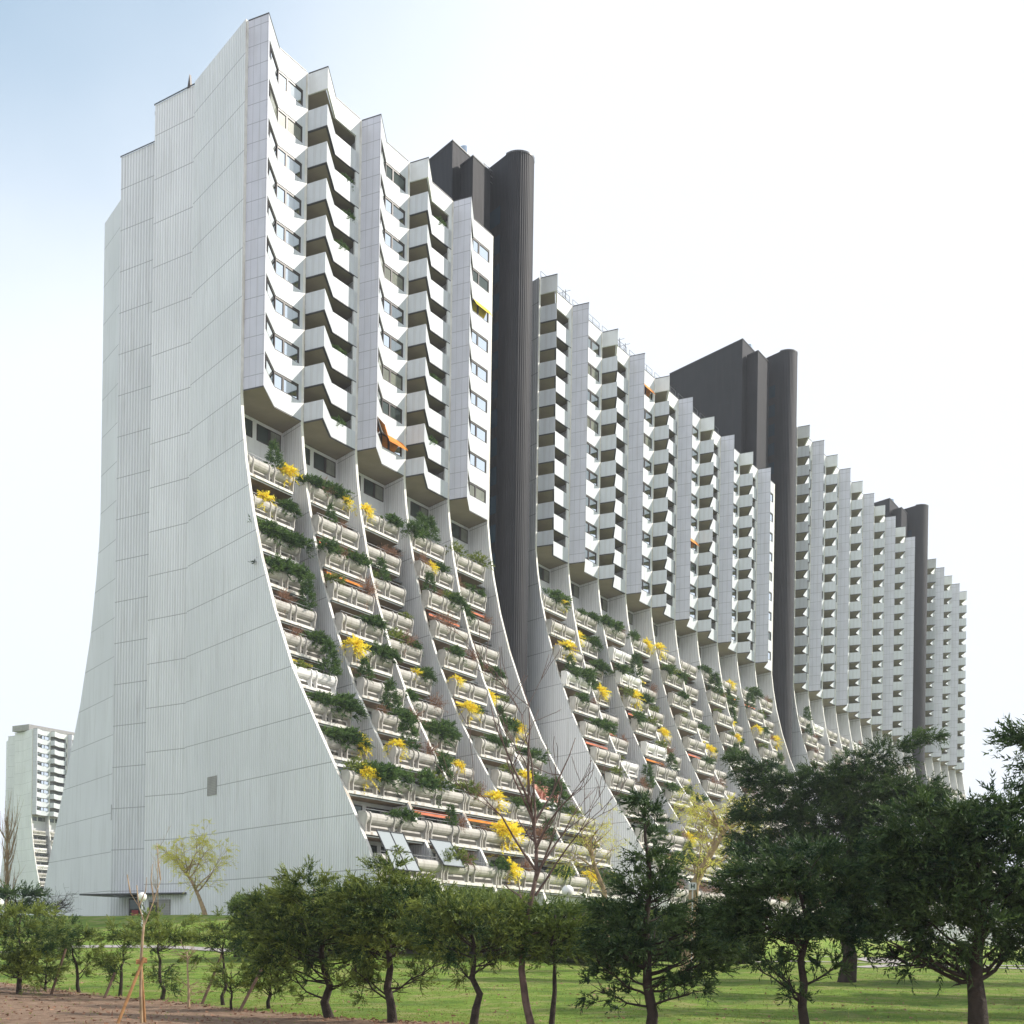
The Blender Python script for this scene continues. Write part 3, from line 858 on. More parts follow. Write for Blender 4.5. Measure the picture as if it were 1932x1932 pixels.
# bright awnings in the upper windows
def big_awning(root, i, k, mat, drop=0.65):
    b = MB(mat, M['rail'])
    z1 = ZB + 1.40 + ST * k + 1.2
    for a, c in ((lerp2(P0, K0, 0.12), lerp2(P0, K0, 0.97)), (lerp2(K0, V1, 0.03), lerp2(K0, V1, 0.9))):
        o = offset_path([a, c], -0.62); w = offset_path([a, c], -0.02)
        b.poly([(w[0][0] + i * D, w[0][1], z1), (o[0][0] + i * D, o[0][1], z1 - drop), (o[1][0] + i * D, o[1][1], z1 - drop), (w[1][0] + i * D, w[1][1], z1)], 0)
        b.poly([(o[0][0] + i * D, o[0][1], z1 - drop), (o[0][0] + i * D, o[0][1], z1 - drop - .15), (o[1][0] + i * D, o[1][1], z1 - drop - .15), (o[1][0] + i * D, o[1][1], z1 - drop)], 0)
    b.build('awning', root, OFF)
big_awning(S1, 2, 0, M['orange'])

def small_awning(root, i, k, mat):
    b = MB(mat)
    z1 = ZB + 1.40 + ST * k + 1.2
    a, c = lerp2(K0, V1, 0.03), lerp2(K0, V1, 0.92)
    b.poly([(a[0] + i * D, a[1] - .02, z1), (a[0] + i * D, a[1] - .4, z1 - .6), (c[0] + i * D, c[1] - .4, z1 - .6), (c[0] + i * D, c[1] - .02, z1)])
    b.build('awning', root, OFF)
small_awning(S1, 4, 6, M['yellow']); small_awning(S2, 5, 3, M['orange']); small_awning(S2, 3, 8, M['orange'])

# conservatory style glazed frames at the lowest terraces
def glazed(root, s, y0, z0, y1, z1, w, cols=2, rws=2):
    f = MB(M['flash']); 
    def pt(a, t): return (s + a * w + SH * 0, y0 + (y1 - y0) * t, z0 + (z1 - z0) * t)
    for k in range(cols + 1): f.tube(pt(k / cols, 0), pt(k / cols, 1), 0.05, 0.05, 4)
    for k in range(rws + 1): f.tube(pt(0, k / rws), pt(1, k / rws), 0.05, 0.05, 4)
    o = f.build('glazed_screen', root, OFF)
    g = MB(M['glaze']); g.poly([pt(0, 0), pt(1, 0), pt(1, 1), pt(0, 1)]); g.build('pane', o, OFF)
glazed(S1, -6.3, -17.0, 4.8, -15.6, 7.2, 2.7)
glazed(S1, -0.8, -16.8, 5.4, -15.6, 7.1, 2.4, 1, 1)

# ------------------------------------------------------------------ dark stair towers
def tower(s0, zt, label):
    root = empty('stair_tower', b2w(s0, 0, ZG), RZ); tag(root, label, 'stair tower', 'dark stair towers between the blocks')
    r = 1.5; cx, cyy = 4.64, 2.05
    w = Vector((SH, 1)).normalized(); nrm = Vector((w.y, -w.x))
    pts = []
    # nose: half circle between the two long walls, running anticlockwise seen from above
    L = Vector((cx, cyy)) - nrm * r; back = 9.5
    pts.append((L.x + w.x * back, L.y + w.y * back))
    a0 = math.atan2(-nrm.y, -nrm.x)
    for k in range(25):
        a = a0 + math.pi * k / 24
        pts.append((cx + r * math.cos(a), cyy + r * math.sin(a)))
    Rr = Vector((cx, cyy)) + nrm * r
    pts.append((Rr.x + w.x * back, Rr.y + w.y * back))
    b = MB(M['brown'], M['flash'])
    n = len(pts)
    per = 0
    # walls with running-length uv: faces added singly, uv fixed below
    for i in range(n):
        a, c = pts[i], pts[(i + 1) % n]
        b.poly([(a[0], a[1], -1.5), (c[0], c[1], -1.5), (c[0], c[1], zt), (a[0], a[1], zt)], 0)
    b.poly([(p[0], p[1], zt) for p in pts], 1)
    me = b.mesh('shaft', OFF)
    uv = me.uv_layers[0].data; run = 0.0
    for i in range(n):
        a, c = pts[i], pts[(i + 1) % n]; d = math.dist(a, c); p = me.polygons[i]
        for li, (uu, vv) in zip(p.loop_indices, ((run, 0), (run + d, 0), (run + d, zt), (run, zt))): uv[li].uv = (uu, vv)
        run += d
    link('shaft', me, root)
    # flashing band round the top
    b = MB(M['flash'])
    for i in range(1, n - 2):
        a, c = Vector(pts[i]), Vector(pts[i + 1]); d = (c - a).normalized(); o = Vector((d.y, -d.x)) * 0.05
        b.poly([(a.x + o.x, a.y + o.y, zt - 0.05), (c.x + o.x, c.y + o.y, zt - 0.05), (c.x + o.x, c.y + o.y, zt + 0.12), (a.x + o.x, a.y + o.y, zt + 0.12)])
    b.build('flashing', root, OFF)
    # slim glazed stair light on the left face
    for k in range(int((zt - 30) / ST)):
        zz = zt - 4.5 - ST * k
        p0 = L + w * 0.8 - nrm * 0.03; p1 = L + w * 2.6 - nrm * 0.03
        g = MB(M['glass_blue']); g.poly([(p1.x, p1.y, zz - 1.7), (p0.x, p0.y, zz - 1.7), (p0.x, p0.y, zz), (p1.x, p1.y, zz)])
        g.build('stair_window', root, OFF)
    # machine rooms: two stepped blocks set back behind the nose
    def block(s, y, ln, dp, top, nm):
        b = MB(M['brown'], M['flash'])
        q = [(s, y), (s + dp, y), (s + dp + w.x * ln, y + w.y * ln), (s + w.x * ln, y + w.y * ln)]
        b.prism(q, 45, top, 0, 1)
        b.prism([(s - .06, y - .06), (s + dp, y - .06), (s + dp + w.x * ln, y + w.y * ln), (s - .06 + w.x * ln, y + w.y * ln)], top, top + 0.12, 1)
        b.build(nm, root, OFF)
    deep = 4.6 if zt < 80 else 14.5
    block(-1.1 if zt < 80 else -3.0, 5.8, deep, 6.0, zt, 'machine_room')
    block(-0.75 if zt < 80 else -2.4, 3.7, 2.07, 3.0 if zt < 80 else 4.4, zt - 1.9, 'machine_room')
    b = MB(M['flash']); b.box(0.5, 12.0, 9.0, 9.3, -1.5, zt - 6); b.build('recess_wall', root, OFF)
    # sunlit corner strip, rail, pipe
    b = MB(M['rail'])
    for k in range(4): b.tube((2.6 + k * 0.9, 4.6, zt - 2), (2.6 + k * 0.9, 4.6, zt - 0.6), 0.04, 0.04, 5)
    for h in (0.6, 1.2, 1.8): b.tube((2.4, 4.6, zt - h), (5.6, 4.6, zt - h), 0.04, 0.04, 5)
    b.build('railing', root, OFF)
    b = MB(M['pipe']); b.tube((2.6, 7.0, zt), (2.6, 7.0, zt + 1.7), 0.42, 0.42, 14); b.build('flue', root, OFF)
    return root
tower(32.4, 76.0, 'dark ribbed stair tower with rounded nose, nearest of the three')
tower(106.2, 86.7, 'dark ribbed stair tower between the second and third blocks')
tower(180.2, 86.7, 'dark ribbed stair tower farthest away, before the last block')

# the parallel block far behind on the left
FAR = section('apartment_building', 'distant pale apartment block at the left edge, seen past the big gable', 0, 4, ZT, False, rows=9, origin=(px(66, 1700, 400).x, 400, CAMH + ZG), seed=21, awn=0)
b = MB(M['vent']); b.box(1.5, 27, 6, 14, ZT + 0.2, ZT + 2.0); b.build('penthouse', FAR, OFF)

# ------------------------------------------------------------------ foliage
def unit(v): return v / np.maximum(np.linalg.norm(v, axis=-1, keepdims=True), 1e-9)
def leaves(P, Dr, n, L, W, spread, tint, rng, lv=0.35):
    """n pointed leaves at each point P, fanned about direction Dr"""
    N = len(P)
    P = np.repeat(P, n, 0); Dr = np.repeat(Dr, n, 0)
    d = unit(Dr + rng.normal(0, spread, P.shape))
    w = unit(np.cross(d, rng.normal(0, 1, P.shape)))
    ln = (L * rng.uniform(1 - lv, 1 + lv, (len(P), 1)))
    ww = W * rng.uniform(0.7, 1.3, (len(P), 1))
    a = P - w * ww * 0.5; b = P + w * ww * 0.5; c = P + d * ln
    V = np.stack([a, b, c], 1).reshape(-1, 3)
    t = np.clip(np.repeat(tint, n) + rng.normal(0, 0.12, len(P)), 0, 1)
    return V, t
def twigs(C, Dr, m, length, per, L, W, rng, tint, droop=0.0, side=0.55, spread=0.45):
    """m feathery twigs from each centre C about direction Dr, each set with leaves along both sides"""
    C = np.repeat(C, m, 0); Dr = unit(np.repeat(Dr, m, 0) + rng.normal(0, spread, (len(C), 3)))
    tint = np.repeat(tint, m) + rng.normal(0, 0.08, len(C))
    ln = length * rng.uniform(0.5, 1.25, (len(C), 1))
    t = np.linspace(0.12, 1.0, per)[None, :, None]
    P = C[:, None, :] + Dr[:, None, :] * ln[:, None, :] * t
    P[:, :, 2] -= droop * (ln * t[:, :, 0] ** 2)
    P = P + rng.normal(0, 0.012 * length / 0.4, P.shape)
    sd_ = unit(np.cross(Dr, rng.normal(0, 1, Dr.shape)))
    sgn = np.where(np.arange(per) % 2 == 0, 1, -1)[None, :, None]
    D2 = unit(Dr[:, None, :] + sd_[:, None, :] * sgn * side)
    tt = np.repeat(tint[:, None], per, 1) + np.linspace(-0.10, 0.18, per)[None, :]
    return leaves(P.reshape(-1, 3), D2.reshape(-1, 3), 1, L, W, 0.2, tt.ravel(), rng)

def limb_path(a, c, rng, sag=0.1, k=5, wob=0.05):
    a = np.array(a); c = np.array(c); n = np.linalg.norm(c - a)
    out = []
    for t in np.linspace(0, 1, k):
        p = a + (c - a) * t; p[2] -= sag * n * math.sin(math.pi * t) * (1 - t)
        if 0 < t < 1: p = p + rng.normal(0, wob * n * 0.5, 3)
        out.append(p)
    return out

def conifer(label, base, blobs, top=None, mat='juniper', bark='bark', r0=0.12, dens=1.0, group=None, seed=0, lean=None, bare=(), depth=1.0, leaf=1.0, name='juniper_tree', cat='tree', nlimb=16, limb_from=0.25, Y=None, at=None):
    """base and blobs are places in the photograph; blobs (u, v, ru, rv) get real depth of their own"""
    rng = np.random.default_rng(seed + 100)
    g = on_ground(*base) if Y is None else Vector((px(base[0], base[1], Y).x, Y, ground_z(px(base[0], base[1], Y).x, Y)))
    if at: g = Vector((at[0], at[1], ground_z(*at)))
    Yd = g.y; k = Yd / F
    root = empty(name, g); tag(root, label, cat, group)
    G = np.array(g)
    C = []; RR = []
    for bi, (u, v, ru, rv) in enumerate(blobs):
        p = np.array(px(u, v, Yd)) - G
        sh_ = 0.07 if mat == 'juniper' else 0.0
        if mat == 'juniper': ru, rv = ru * 1.22, rv * 0.95
        rw, rh = max(0.45 * ru * k, ru * k - sh_), max(0.45 * rv * k, rv * k - sh_)
        C.append((p, rw, rh))
    # number of pads follows the blob volume on screen
    pads = []; pd = []; pt = []
    cx0 = np.average([c[0][0] for c in C], weights=[c[1] * c[2] for c in C])
    for (p, rw, rh) in C:
        unitlen = 0.17 * leaf
        nP = int(max(6, 3.6 * dens * (rw * rh) / (unitlen * unitlen)))
        q = rng.normal(0, 1, (nP, 3)); q = unit(q) * (rng.uniform(0.15, 1, (nP, 1)) ** 0.45)
        off = q * np.array([rw, rw * depth * rng.uniform(0.8, 1.0), rh]) 
        tier = 0.36 * leaf
        zz = p[2] + off[:, 2]
        zz = np.round(zz / tier) * tier + rng.normal(0, 0.045 * leaf, nP) + 0.22 * (np.hypot(off[:, 0], off[:, 1]) - 0.5 * rw) * (1 if rw > 0.3 else 0)
        off[:, 2] = zz - p[2]
        pads.append(p + off)
        outw = off / np.array([rw, rw, rh]); outw[:, 0] += (p[0] - cx0) / max(rw * 2.5, .3) * 0.6
        outw[:, 2] = outw[:, 2] * 0.28 + (0.24 if mat == 'juniper' else 0.14)
        pd.append(unit(outw + 1e-6))
        base_t = rng.uniform(0.15, 0.55)
        pt.append(np.clip(base_t + rng.normal(0, 0.16, nP) + 0.10 * q[:, 2], 0, 1))
    pads = np.concatenate(pads); pd = np.concatenate(pd); pt = np.concatenate(pt)
    V, t = twigs(pads, pd, 8, 0.42 * leaf, 15, 0.088 * leaf, 0.030 * leaf, rng, pt, droop=0.12)
    low = []
    # trunk
    topz = max(c[0][2] + c[2] * 0.6 for c in C) if top is None else (np.array(px(*top, Yd)) - G)[2]
    tx = cx0 if top is None else (np.array(px(*top, Yd)) - G)[0]
    b = MB(M[bark])
    N = 9; tp = []; rad = []
    for i in range(N):
        tt = i / (N - 1)
        x = tx * (tt ** 1.2) + (lean or 0) * math.sin(math.pi * tt) * topz + rng.normal(0, 0.015) * topz
        tp.append((x if i else 0, rng.normal(0, 0.012) * topz if i else 0, -0.15 if i == 0 else topz * 0.94 * tt))
        rad.append(r0 * 0.86 * (1.2 if i == 0 else 1) * (1 - 0.9 * tt ** 0.9) + 0.008)
    b.path(tp, rad, 8)
    tpa = np.array(tp)
    # limbs reach into the crown
    idx = rng.choice(len(pads), min(len(pads), nlimb), replace=False)
    for i in idx:
        c = pads[i]
        hz = max(limb_from * topz * 0.8, min(c[2] - 0.35 * np.linalg.norm(c[:2] - tpa[0][:2]) - 0.1, topz * 0.85))
        a = np.array([np.interp(hz, tpa[:, 2], tpa[:, 0]), np.interp(hz, tpa[:, 2], tpa[:, 1]), hz])
        rr = np.interp(hz, tpa[:, 2], rad) * 0.26
        lp = limb_path(a, c, rng, 0.12, 6)
        b.path(lp, [rr * (1 - 0.85 * j / 5) + 0.005 for j in range(6)], 5)
        for j in (2, 3, 4):
            d = unit(rng.normal(0, 1, 3) + unit(c - a) * 1.2 + np.array([0, 0, .3])) * np.linalg.norm(c - a) * 0.35
            b.path(limb_path(lp[j], lp[j] + d, rng, 0.05, 4), [rr * .35, rr * .25, rr * .15, 0.004], 4)
    for (u0, v0, u1, v1) in bare:       # leafless low limbs seen against the lawn
        c = np.array(px(u1, v1, Yd)) - G; c[1] += rng.normal(0, 0.3)
        hz = (np.array(px(u0, v0, Yd)) - G)[2]
        a = np.array([np.interp(hz, tpa[:, 2], tpa[:, 0]), 0, hz])
        lp = limb_path(a, c, rng, 0.08, 6); L_ = np.linalg.norm(c - a)
        b.path(lp, [r0 * .2 * (1 - .85 * j / 5) + .004 for j in range(6)], 5)
        for j in (1, 2, 3, 4, 4, 5):
            for _ in range(2):
                d = unit(rng.normal(0, 1, 3) * 0.7 + unit(c - a) * 1.2 + np.array([0, 0, .25])) * L_ * rng.uniform(.15, .4)
                if rng.random() < 0.5: low.append((lp[j] + d, unit(d) + np.array([0, 0, .2])))
                b.path(limb_path(lp[j], lp[j] + d, rng, 0.05, 4), [r0 * .12, r0 * .08, r0 * .05, 0.003], 4)
    b.build('trunk', root, smooth=True)
    if low:
        LP = np.array([l[0] for l in low]); LD = np.array([l[1] for l in low])
        V2, t2 = twigs(LP, unit(LD), 9, 0.30 * leaf, 12, 0.085 * leaf, 0.028 * leaf, rng, rng.uniform(0.2, 0.6, len(LP)), droop=0.1, spread=0.6)
        V, t = np.concatenate([V, V2]), np.concatenate([t, t2])
    link('crown', np_mesh('crown', V, 3, M[mat], t), root)
    return root

JG = 'low junipers along the lawn edge'
conifer('full juniper at the left edge of the picture, first in the row', (36, 1876), [(25, 1730, 60, 26), (40, 1775, 75, 35), (20, 1820, 60, 30), (70, 1830, 40, 25)], seed=1, r0=0.10, dens=1.1)
conifer('small low juniper close beside the leftmost one', (86, 1868), [(88, 1815, 30, 22), (84, 1842, 26, 14)], seed=2, r0=0.05)
conifer('crooked juniper with a bare leaning trunk between left tree and lamp', (150, 1872), [(122, 1765, 38, 22), (155, 1780, 32, 16), (125, 1795, 28, 12)], seed=3, r0=0.07, lean=-0.02, bare=((150, 1840, 175, 1800), (150, 1850, 168, 1815)), nlimb=10)
conifer('low spreading juniper left of the staked sapling', (226, 1880), [(222, 1770, 42, 18), (262, 1778, 36, 18), (215, 1822, 30, 14), (235, 1842, 24, 12)], seed=4, r0=0.07, bare=((226, 1860, 195, 1830),))
conifer('juniper behind the staked sapling with two foliage tiers', (304, 1886), [(292, 1738, 28, 16), (290, 1765, 60, 22), (330, 1778, 30, 14), (308, 1828, 30, 16), (300, 1850, 26, 12)], seed=5, r0=0.07)
conifer('thin juniper with a stake leaning against its left side', (422, 1898), [(415, 1748, 34, 16), (425, 1772, 50, 18), (395, 1790, 26, 10), (460, 1785, 26, 12)], seed=7, r0=0.06)
conifer('knee-high juniper shrub right of the leaning stake', (437, 1908), [(440, 1836, 30, 15), (432, 1860, 34, 18)], seed=8, r0=0.04, name='juniper_shrub', cat='shrub')
conifer('rounded juniper shrub left of the big double juniper', (508, 1905), [(520, 1790, 34, 22), (515, 1830, 42, 26), (500, 1855, 30, 14)], seed=9, r0=0.06, bare=((508, 1880, 478, 1850), (508, 1880, 545, 1850)))
conifer('large flat-topped juniper, left one of the big pair', (625, 1922), [(575, 1668, 40, 20), (520, 1700, 45, 18), (600, 1700, 80, 30), (560, 1740, 80, 34), (650, 1730, 60, 40), (500, 1760, 50, 24), (600, 1785, 90, 26), (540, 1800, 50, 20), (690, 1790, 50, 24)],
        seed=10, r0=0.13, dens=1.15, bare=((625, 1885, 535, 1835), (625, 1870, 700, 1820), (630, 1850, 560, 1810), (630, 1860, 690, 1850)), nlimb=26)
conifer('tallest juniper of the row, centre left, with a pointed top', (742, 1932), [(742, 1640, 28, 18), (712, 1662, 50, 20), (775, 1668, 50, 20), (680, 1700, 60, 24), (745, 1705, 90, 36), (805, 1712, 46, 20), (700, 1750, 80, 34), (790, 1750, 80, 34), (745, 1785, 90, 26)],
        seed=11, r0=0.125, dens=1.15, lean=-0.03, bare=((742, 1880, 690, 1845), (742, 1875, 810, 1830), (742, 1865, 845, 1815), (742, 1890, 660, 1820)), nlimb=26)
conifer('straight trunked juniper in the middle of the lawn, clean lower trunk', (895, 1962), [(860, 1722, 60, 20), (930, 1722, 60, 18), (890, 1742, 90, 28), (960, 1750, 60, 30), (840, 1765, 70, 26), (900, 1778, 90, 24)],
        seed=12, r0=0.11, dens=1.1, bare=((895, 1840, 940, 1800), (895, 1850, 855, 1815)), nlimb=18)
conifer('slender dark trunked juniper behind the bare sapling', (1042, 1958), [(1040, 1725, 50, 24), (1080, 1755, 50, 24), (1010, 1760, 50, 26), (1055, 1780, 60, 16)], seed=13, r0=0.07, dens=0.9, mat='hedge')
conifer('broad juniper with a thin spire, right of the bare sapling', (1225, 1968), [(1217, 1502, 10, 12), (1226, 1560, 12, 30), (1222, 1605, 24, 26), (1245, 1655, 32, 20), (1200, 1670, 32, 20), (1290, 1700, 46, 18), (1230, 1715, 66, 28), (1160, 1735, 48, 22), (1325, 1740, 52, 22), (1230, 1768, 100, 30), (1325, 1790, 56, 16), (1160, 1790, 60, 20), (1270, 1810, 60, 14)],
        top=(1218, 1498), seed=14, r0=0.13, dens=1.25, mat='juniper_dark', bare=((1225, 1880, 1130, 1820), (1225, 1900, 1125, 1870), (1225, 1870, 1330, 1840), (1225, 1860, 1170, 1835), (1225, 1890, 1310, 1870)), nlimb=26)
conifer('dark cypress with a thin bare lower trunk, in front of the thick trunk', (1522, 1985), [(1450, 1640, 60, 26), (1540, 1640, 80, 34), (1600, 1680, 70, 36), (1420, 1700, 60, 26), (1500, 1700, 90, 36), (1400, 1740, 40, 20), (1480, 1760, 90, 26), (1580, 1760, 80, 26)],
        seed=15, r0=0.12, dens=1.6, mat='juniper_dark', bare=((1525, 1880, 1430, 1820), (1525, 1890, 1440, 1800), (1525, 1860, 1600, 1810), (1525, 1900, 1480, 1840)), nlimb=22)
conifer('huge layered cedar with the thickest trunk, upswept branch tips', (1597, 1853), [(1400, 1438, 26, 12), (1435, 1466, 42, 16), (1480, 1490, 60, 20), (1560, 1482, 60, 22), (1625, 1452, 55, 18), (1680, 1425, 45, 13), (1745, 1395, 34, 8), (1630, 1500, 90, 30), (1720, 1500, 70, 26), (1450, 1540, 70, 22), (1560, 1545, 100, 32), (1680, 1560, 110, 34), (1790, 1540, 70, 26), (1440, 1600, 60, 22), (1560, 1620, 110, 34), (1690, 1640, 120, 40), (1790, 1620, 60, 34), (1640, 1700, 110, 30)],
        seed=16, r0=0.40, dens=1.7, mat='juniper_dark', leaf=1.35, nlimb=40, limb_from=0.35, top=(1620, 1440), name='cedar_tree')
conifer('large dark cypress with a forked trunk at the right edge', (1842, 1990), [(1925, 1478, 30, 8), (1895, 1498, 44, 10), (1850, 1525, 46, 12), (1915, 1545, 50, 20), (1820, 1545, 60, 22), (1900, 1580, 80, 34), (1800, 1600, 80, 30), (1740, 1640, 70, 26), (1850, 1650, 100, 36), (1940, 1660, 60, 50), (1760, 1700, 90, 30), (1880, 1710, 100, 34), (1700, 1735, 60, 20), (1730, 1560, 60, 24), (1700, 1600, 60, 24), (1760, 1755, 60, 20), (1820, 1755, 120, 22), (1950, 1740, 50, 40)],
        seed=17, r0=0.26, dens=1.7, mat='juniper_dark', leaf=1.1, nlimb=34, limb_from=0.3, top=(1850, 1580), name='cypress_tree',
        bare=((1842, 1850, 1700, 1790), (1842, 1850, 1690, 1805), (1842, 1850, 1930, 1780), (1842, 1840, 1760, 1800), (1842, 1840, 1900, 1800)))

conifer('large cedar just outside the right edge, its lit tips reaching in', (0, 0), [(2250, 1410, 110, 34), (2400, 1360, 180, 60), (2420, 1430, 180, 60), (2270, 1490, 150, 45), (2410, 1530, 210, 70), (2250, 1580, 130, 45), (2400, 1620, 200, 60), (1935, 1404, 40, 6), (1960, 1420, 50, 10)],
        seed=19, r0=0.36, dens=1.0, mat='juniper_dark', leaf=1.6, nlimb=24, limb_from=0.3, top=(2200, 1400), name='cedar_tree', at=(18.0, 31.0))
for i, (X_, Y_, hh_) in enumerate(((20.5, 38.0, 12.0), (25.5, 46.0, 13.5), (30.5, 55.0, 14.0))):  # unseen cedars, added only to cast shade on the lawn
    uc = PPX + X_ / Y_ * F; kk = F / Y_; bl = []
    for z_ in np.arange(2.2, hh_, 1.5):
        rr_ = 3.9 * (1 - 0.45 * (z_ / hh_) ** 2)
        vz = PPY + 14 - (z_ - CAMH) * kk
        bl += [(uc - rr_ * .45 * kk, vz, rr_ * .6 * kk, 0.7 * kk), (uc + rr_ * .45 * kk, vz, rr_ * .6 * kk, 0.7 * kk)]
    conifer('unseen cedar added beyond the right edge to shade the lawn, %s from the camera' % ('nearest', 'second', 'farthest')[i], (0, 0), bl, seed=60 + i, r0=0.36, dens=0.9, mat='juniper_dark', leaf=2.1, nlimb=20,
            limb_from=0.2, top=(uc, PPY - (hh_ - CAMH) * kk), name='cedar_tree', at=(X_, Y_))

# low leafy dead twigs near the ground of the cypress, the small dead conifer
def bare_tree(label, base, pts, radii, spread, n1, seed, mat='bark_red', levels=3, ln=1.0, up=0.6, name='bare_tree', tips=None, group=None, cat='tree', start=0.3, leafm=None, Y=None, manual=(), kids=(3, 6)):
    rng = np.random.default_rng(seed)
    g = on_ground(*base) if Y is None else Vector((px(base[0], base[1], Y).x, Y, ground_z(px(base[0], base[1], Y).x, Y)))
    Yd = g.y; G = np.array(g)
    root = empty(name, g); tag(root, label, cat, group)
    tp = [np.array([0, 0, -0.2])] + [np.array(px(u, v, Yd)) - G + np.array([0, rng.normal(0, 0.04), 0]) for u, v in pts]
    b = MB(M[mat]); tips_ = []
    b.path(tp, [radii[0] + (radii[1] - radii[0]) * (i / (len(tp) - 1)) ** 0.8 for i in range(len(tp))], 8)
    def grow(p, d, L, r, lv):
        k = 5; q = [p]; dd = d
        for i in range(k):
            dd = unit(dd + rng.normal(0, 0.13, 3) + np.array([0, 0, 0.10 * up]))
            q.append(q[-1] + dd * L / k)
        b.path(q, [max(0.006, r * (1 - 0.75 * i / k)) for i in range(k + 1)], 5)
        tips_.append((q[-1], dd))
        if lv > 0:
            for _ in range(rng.integers(*kids)):
                i = rng.integers(1, k + 1)
                nd = unit(dd + rng.normal(0, spread, 3)); nd[2] = nd[2] * 0.7 + 0.3 * up
                grow(q[i], unit(nd), L * rng.uniform(0.45, 0.7), max(0.006, r * 0.5 * (1 - 0.1 * i)), lv - 1)
    tp_ = np.array(tp)
    for (u0, v0, u1, v1, dy) in manual:
        a = np.array(px(u0, v0, Yd)) - G; c = np.array(px(u1, v1, Yd)) - G; c[1] += dy
        grow(a, unit(c - a), np.linalg.norm(c - a), radii[0] * 0.34, levels - 1)
    for _ in range(n1):
        t = rng.uniform(start, 1.0) * (len(tp) - 1); i = min(int(t), len(tp) - 2); p = tp_[i] + (tp_[i + 1] - tp_[i]) * (t - i)
        d = rng.normal(0, 1, 3); d[2] = abs(d[2]) * 0.5 + up
        grow(p, unit(d), ln * rng.uniform(0.6, 1.1), radii[0] * 0.30, levels - 1)
    b.build('trunk', root, smooth=True)
    if leafm:
        m_, n_, L_, W_, dr = leafm
        P = np.array([t[0] for t in tips_]); Dd = np.array([t[1] for t in tips_]); Dd[:, 2] -= dr
        V, t = twigs(P, unit(Dd), n_, 0.5, 9, L_, W_, rng, rng.uniform(0.2, 0.9, len(P)), droop=dr * 0.8, spread=0.5)
        link('crown', np_mesh('crown', V, 3, M[m_], t), root)
    return root

bare_tree('leafless reddish sapling with a curved trunk, centre of the lawn', (1012, 1960), [(992, 1890), (984, 1830), (988, 1770), (1000, 1710), (1012, 1650), (1012, 1600), (1005, 1545), (996, 1490)], (0.088, 0.02), 0.42, 3, 31, ln=0.9, start=0.6, up=0.9, kids=(2, 4),
          manual=((1012, 1660, 1040, 1560, 0.2), (1012, 1600, 1075, 1470, -0.3), (1012, 1650, 1105, 1510, 0.3), (1005, 1545, 935, 1430, -0.3), (1000, 1520, 915, 1330, 0.2), (998, 1500, 985, 1290, 0.1), (1005, 1560, 1060, 1380, 0.4),
                  (1000, 1710, 930, 1660, 0.3), (1010, 1640, 890, 1480, -0.1), (990, 1770, 1085, 1735, 0.1), (1008, 1580, 1045, 1340, -0.2), (1010, 1690, 1130, 1550, 0.3)))
bare_tree('tiny dead conifer skeleton standing alone on the lawn', (356, 1902), [(356, 1870), (354, 1830), (353, 1795)], (0.05, 0.012), 0.5, 16, 33, mat='bark_pale', levels=2, ln=0.38, up=0.12, start=0.25, name='dead_conifer')
bare_tree('leaning yellow-green willow in front of the gable entrance', (388, 1738), [(384, 1715), (374, 1690), (360, 1660), (345, 1640)], (0.20, 0.05), 0.6, 11, 35, mat='bark_pale', levels=3, ln=2.1, up=0.7, start=0.55, name='willow_tree', leafm=('willow', 3, 0.16, 0.035, 0.5), Y=84)
bare_tree('old willow with a thick leaning trunk left of the cedar', (1295, 1720), [(1310, 1670), (1335, 1620), (1365, 1570), (1400, 1525)], (0.30, 0.07), 0.8, 16, 36, mat='bark_pale', levels=3, ln=1.9, up=0.35, start=0.3, name='willow_tree', leafm=('willow', 2, 0.15, 0.03, 0.7), Y=62)
bare_tree('loose pale willow behind the spired juniper', (1150, 1740), [(1140, 1680), (1120, 1630), (1105, 1580)], (0.16, 0.05), 0.8, 12, 37, mat='bark_pale', levels=3, ln=1.6, up=0.4, start=0.3, name='willow_tree', leafm=('willow', 1, 0.14, 0.028, 0.6), Y=62)
bare_tree('bare upright poplar at the left edge beside the far block', (12, 1700), [(13, 1660), (14, 1610), (15, 1560)], (0.2, 0.05), 0.25, 26, 38, mat='bark_pale', levels=2, ln=3.2, up=2.2, start=0.1, name='poplar_tree', Y=110)
bare_tree('thin upright bare sapling right of the gable lamp', (298, 1745), [(298, 1700), (297, 1650), (298, 1600)], (0.05, 0.012), 0.3, 8, 39, mat='bark_pale', levels=2, ln=1.2, up=1.5, start=0.2, name='bare_tree', Y=80)
conifer('dark round evergreen bush at the left edge below the far block', (30, 1730), [(35, 1690, 34, 14), (10, 1705, 40, 18), (50, 1712, 30, 16)], seed=18, r0=0.15, mat='juniper_dark', leaf=2.2, name='evergreen_bush', cat='shrub', Y=80)
bare_tree('grey leafless bush at the foot of the gable, left side', (105, 1740), [(104, 1725), (103, 1712)], (0.08, 0.03), 0.7, 24, 40, mat='bark', levels=3, ln=1.3, up=0.3, start=0.0, name='bare_bush', cat='shrub', Y=86)

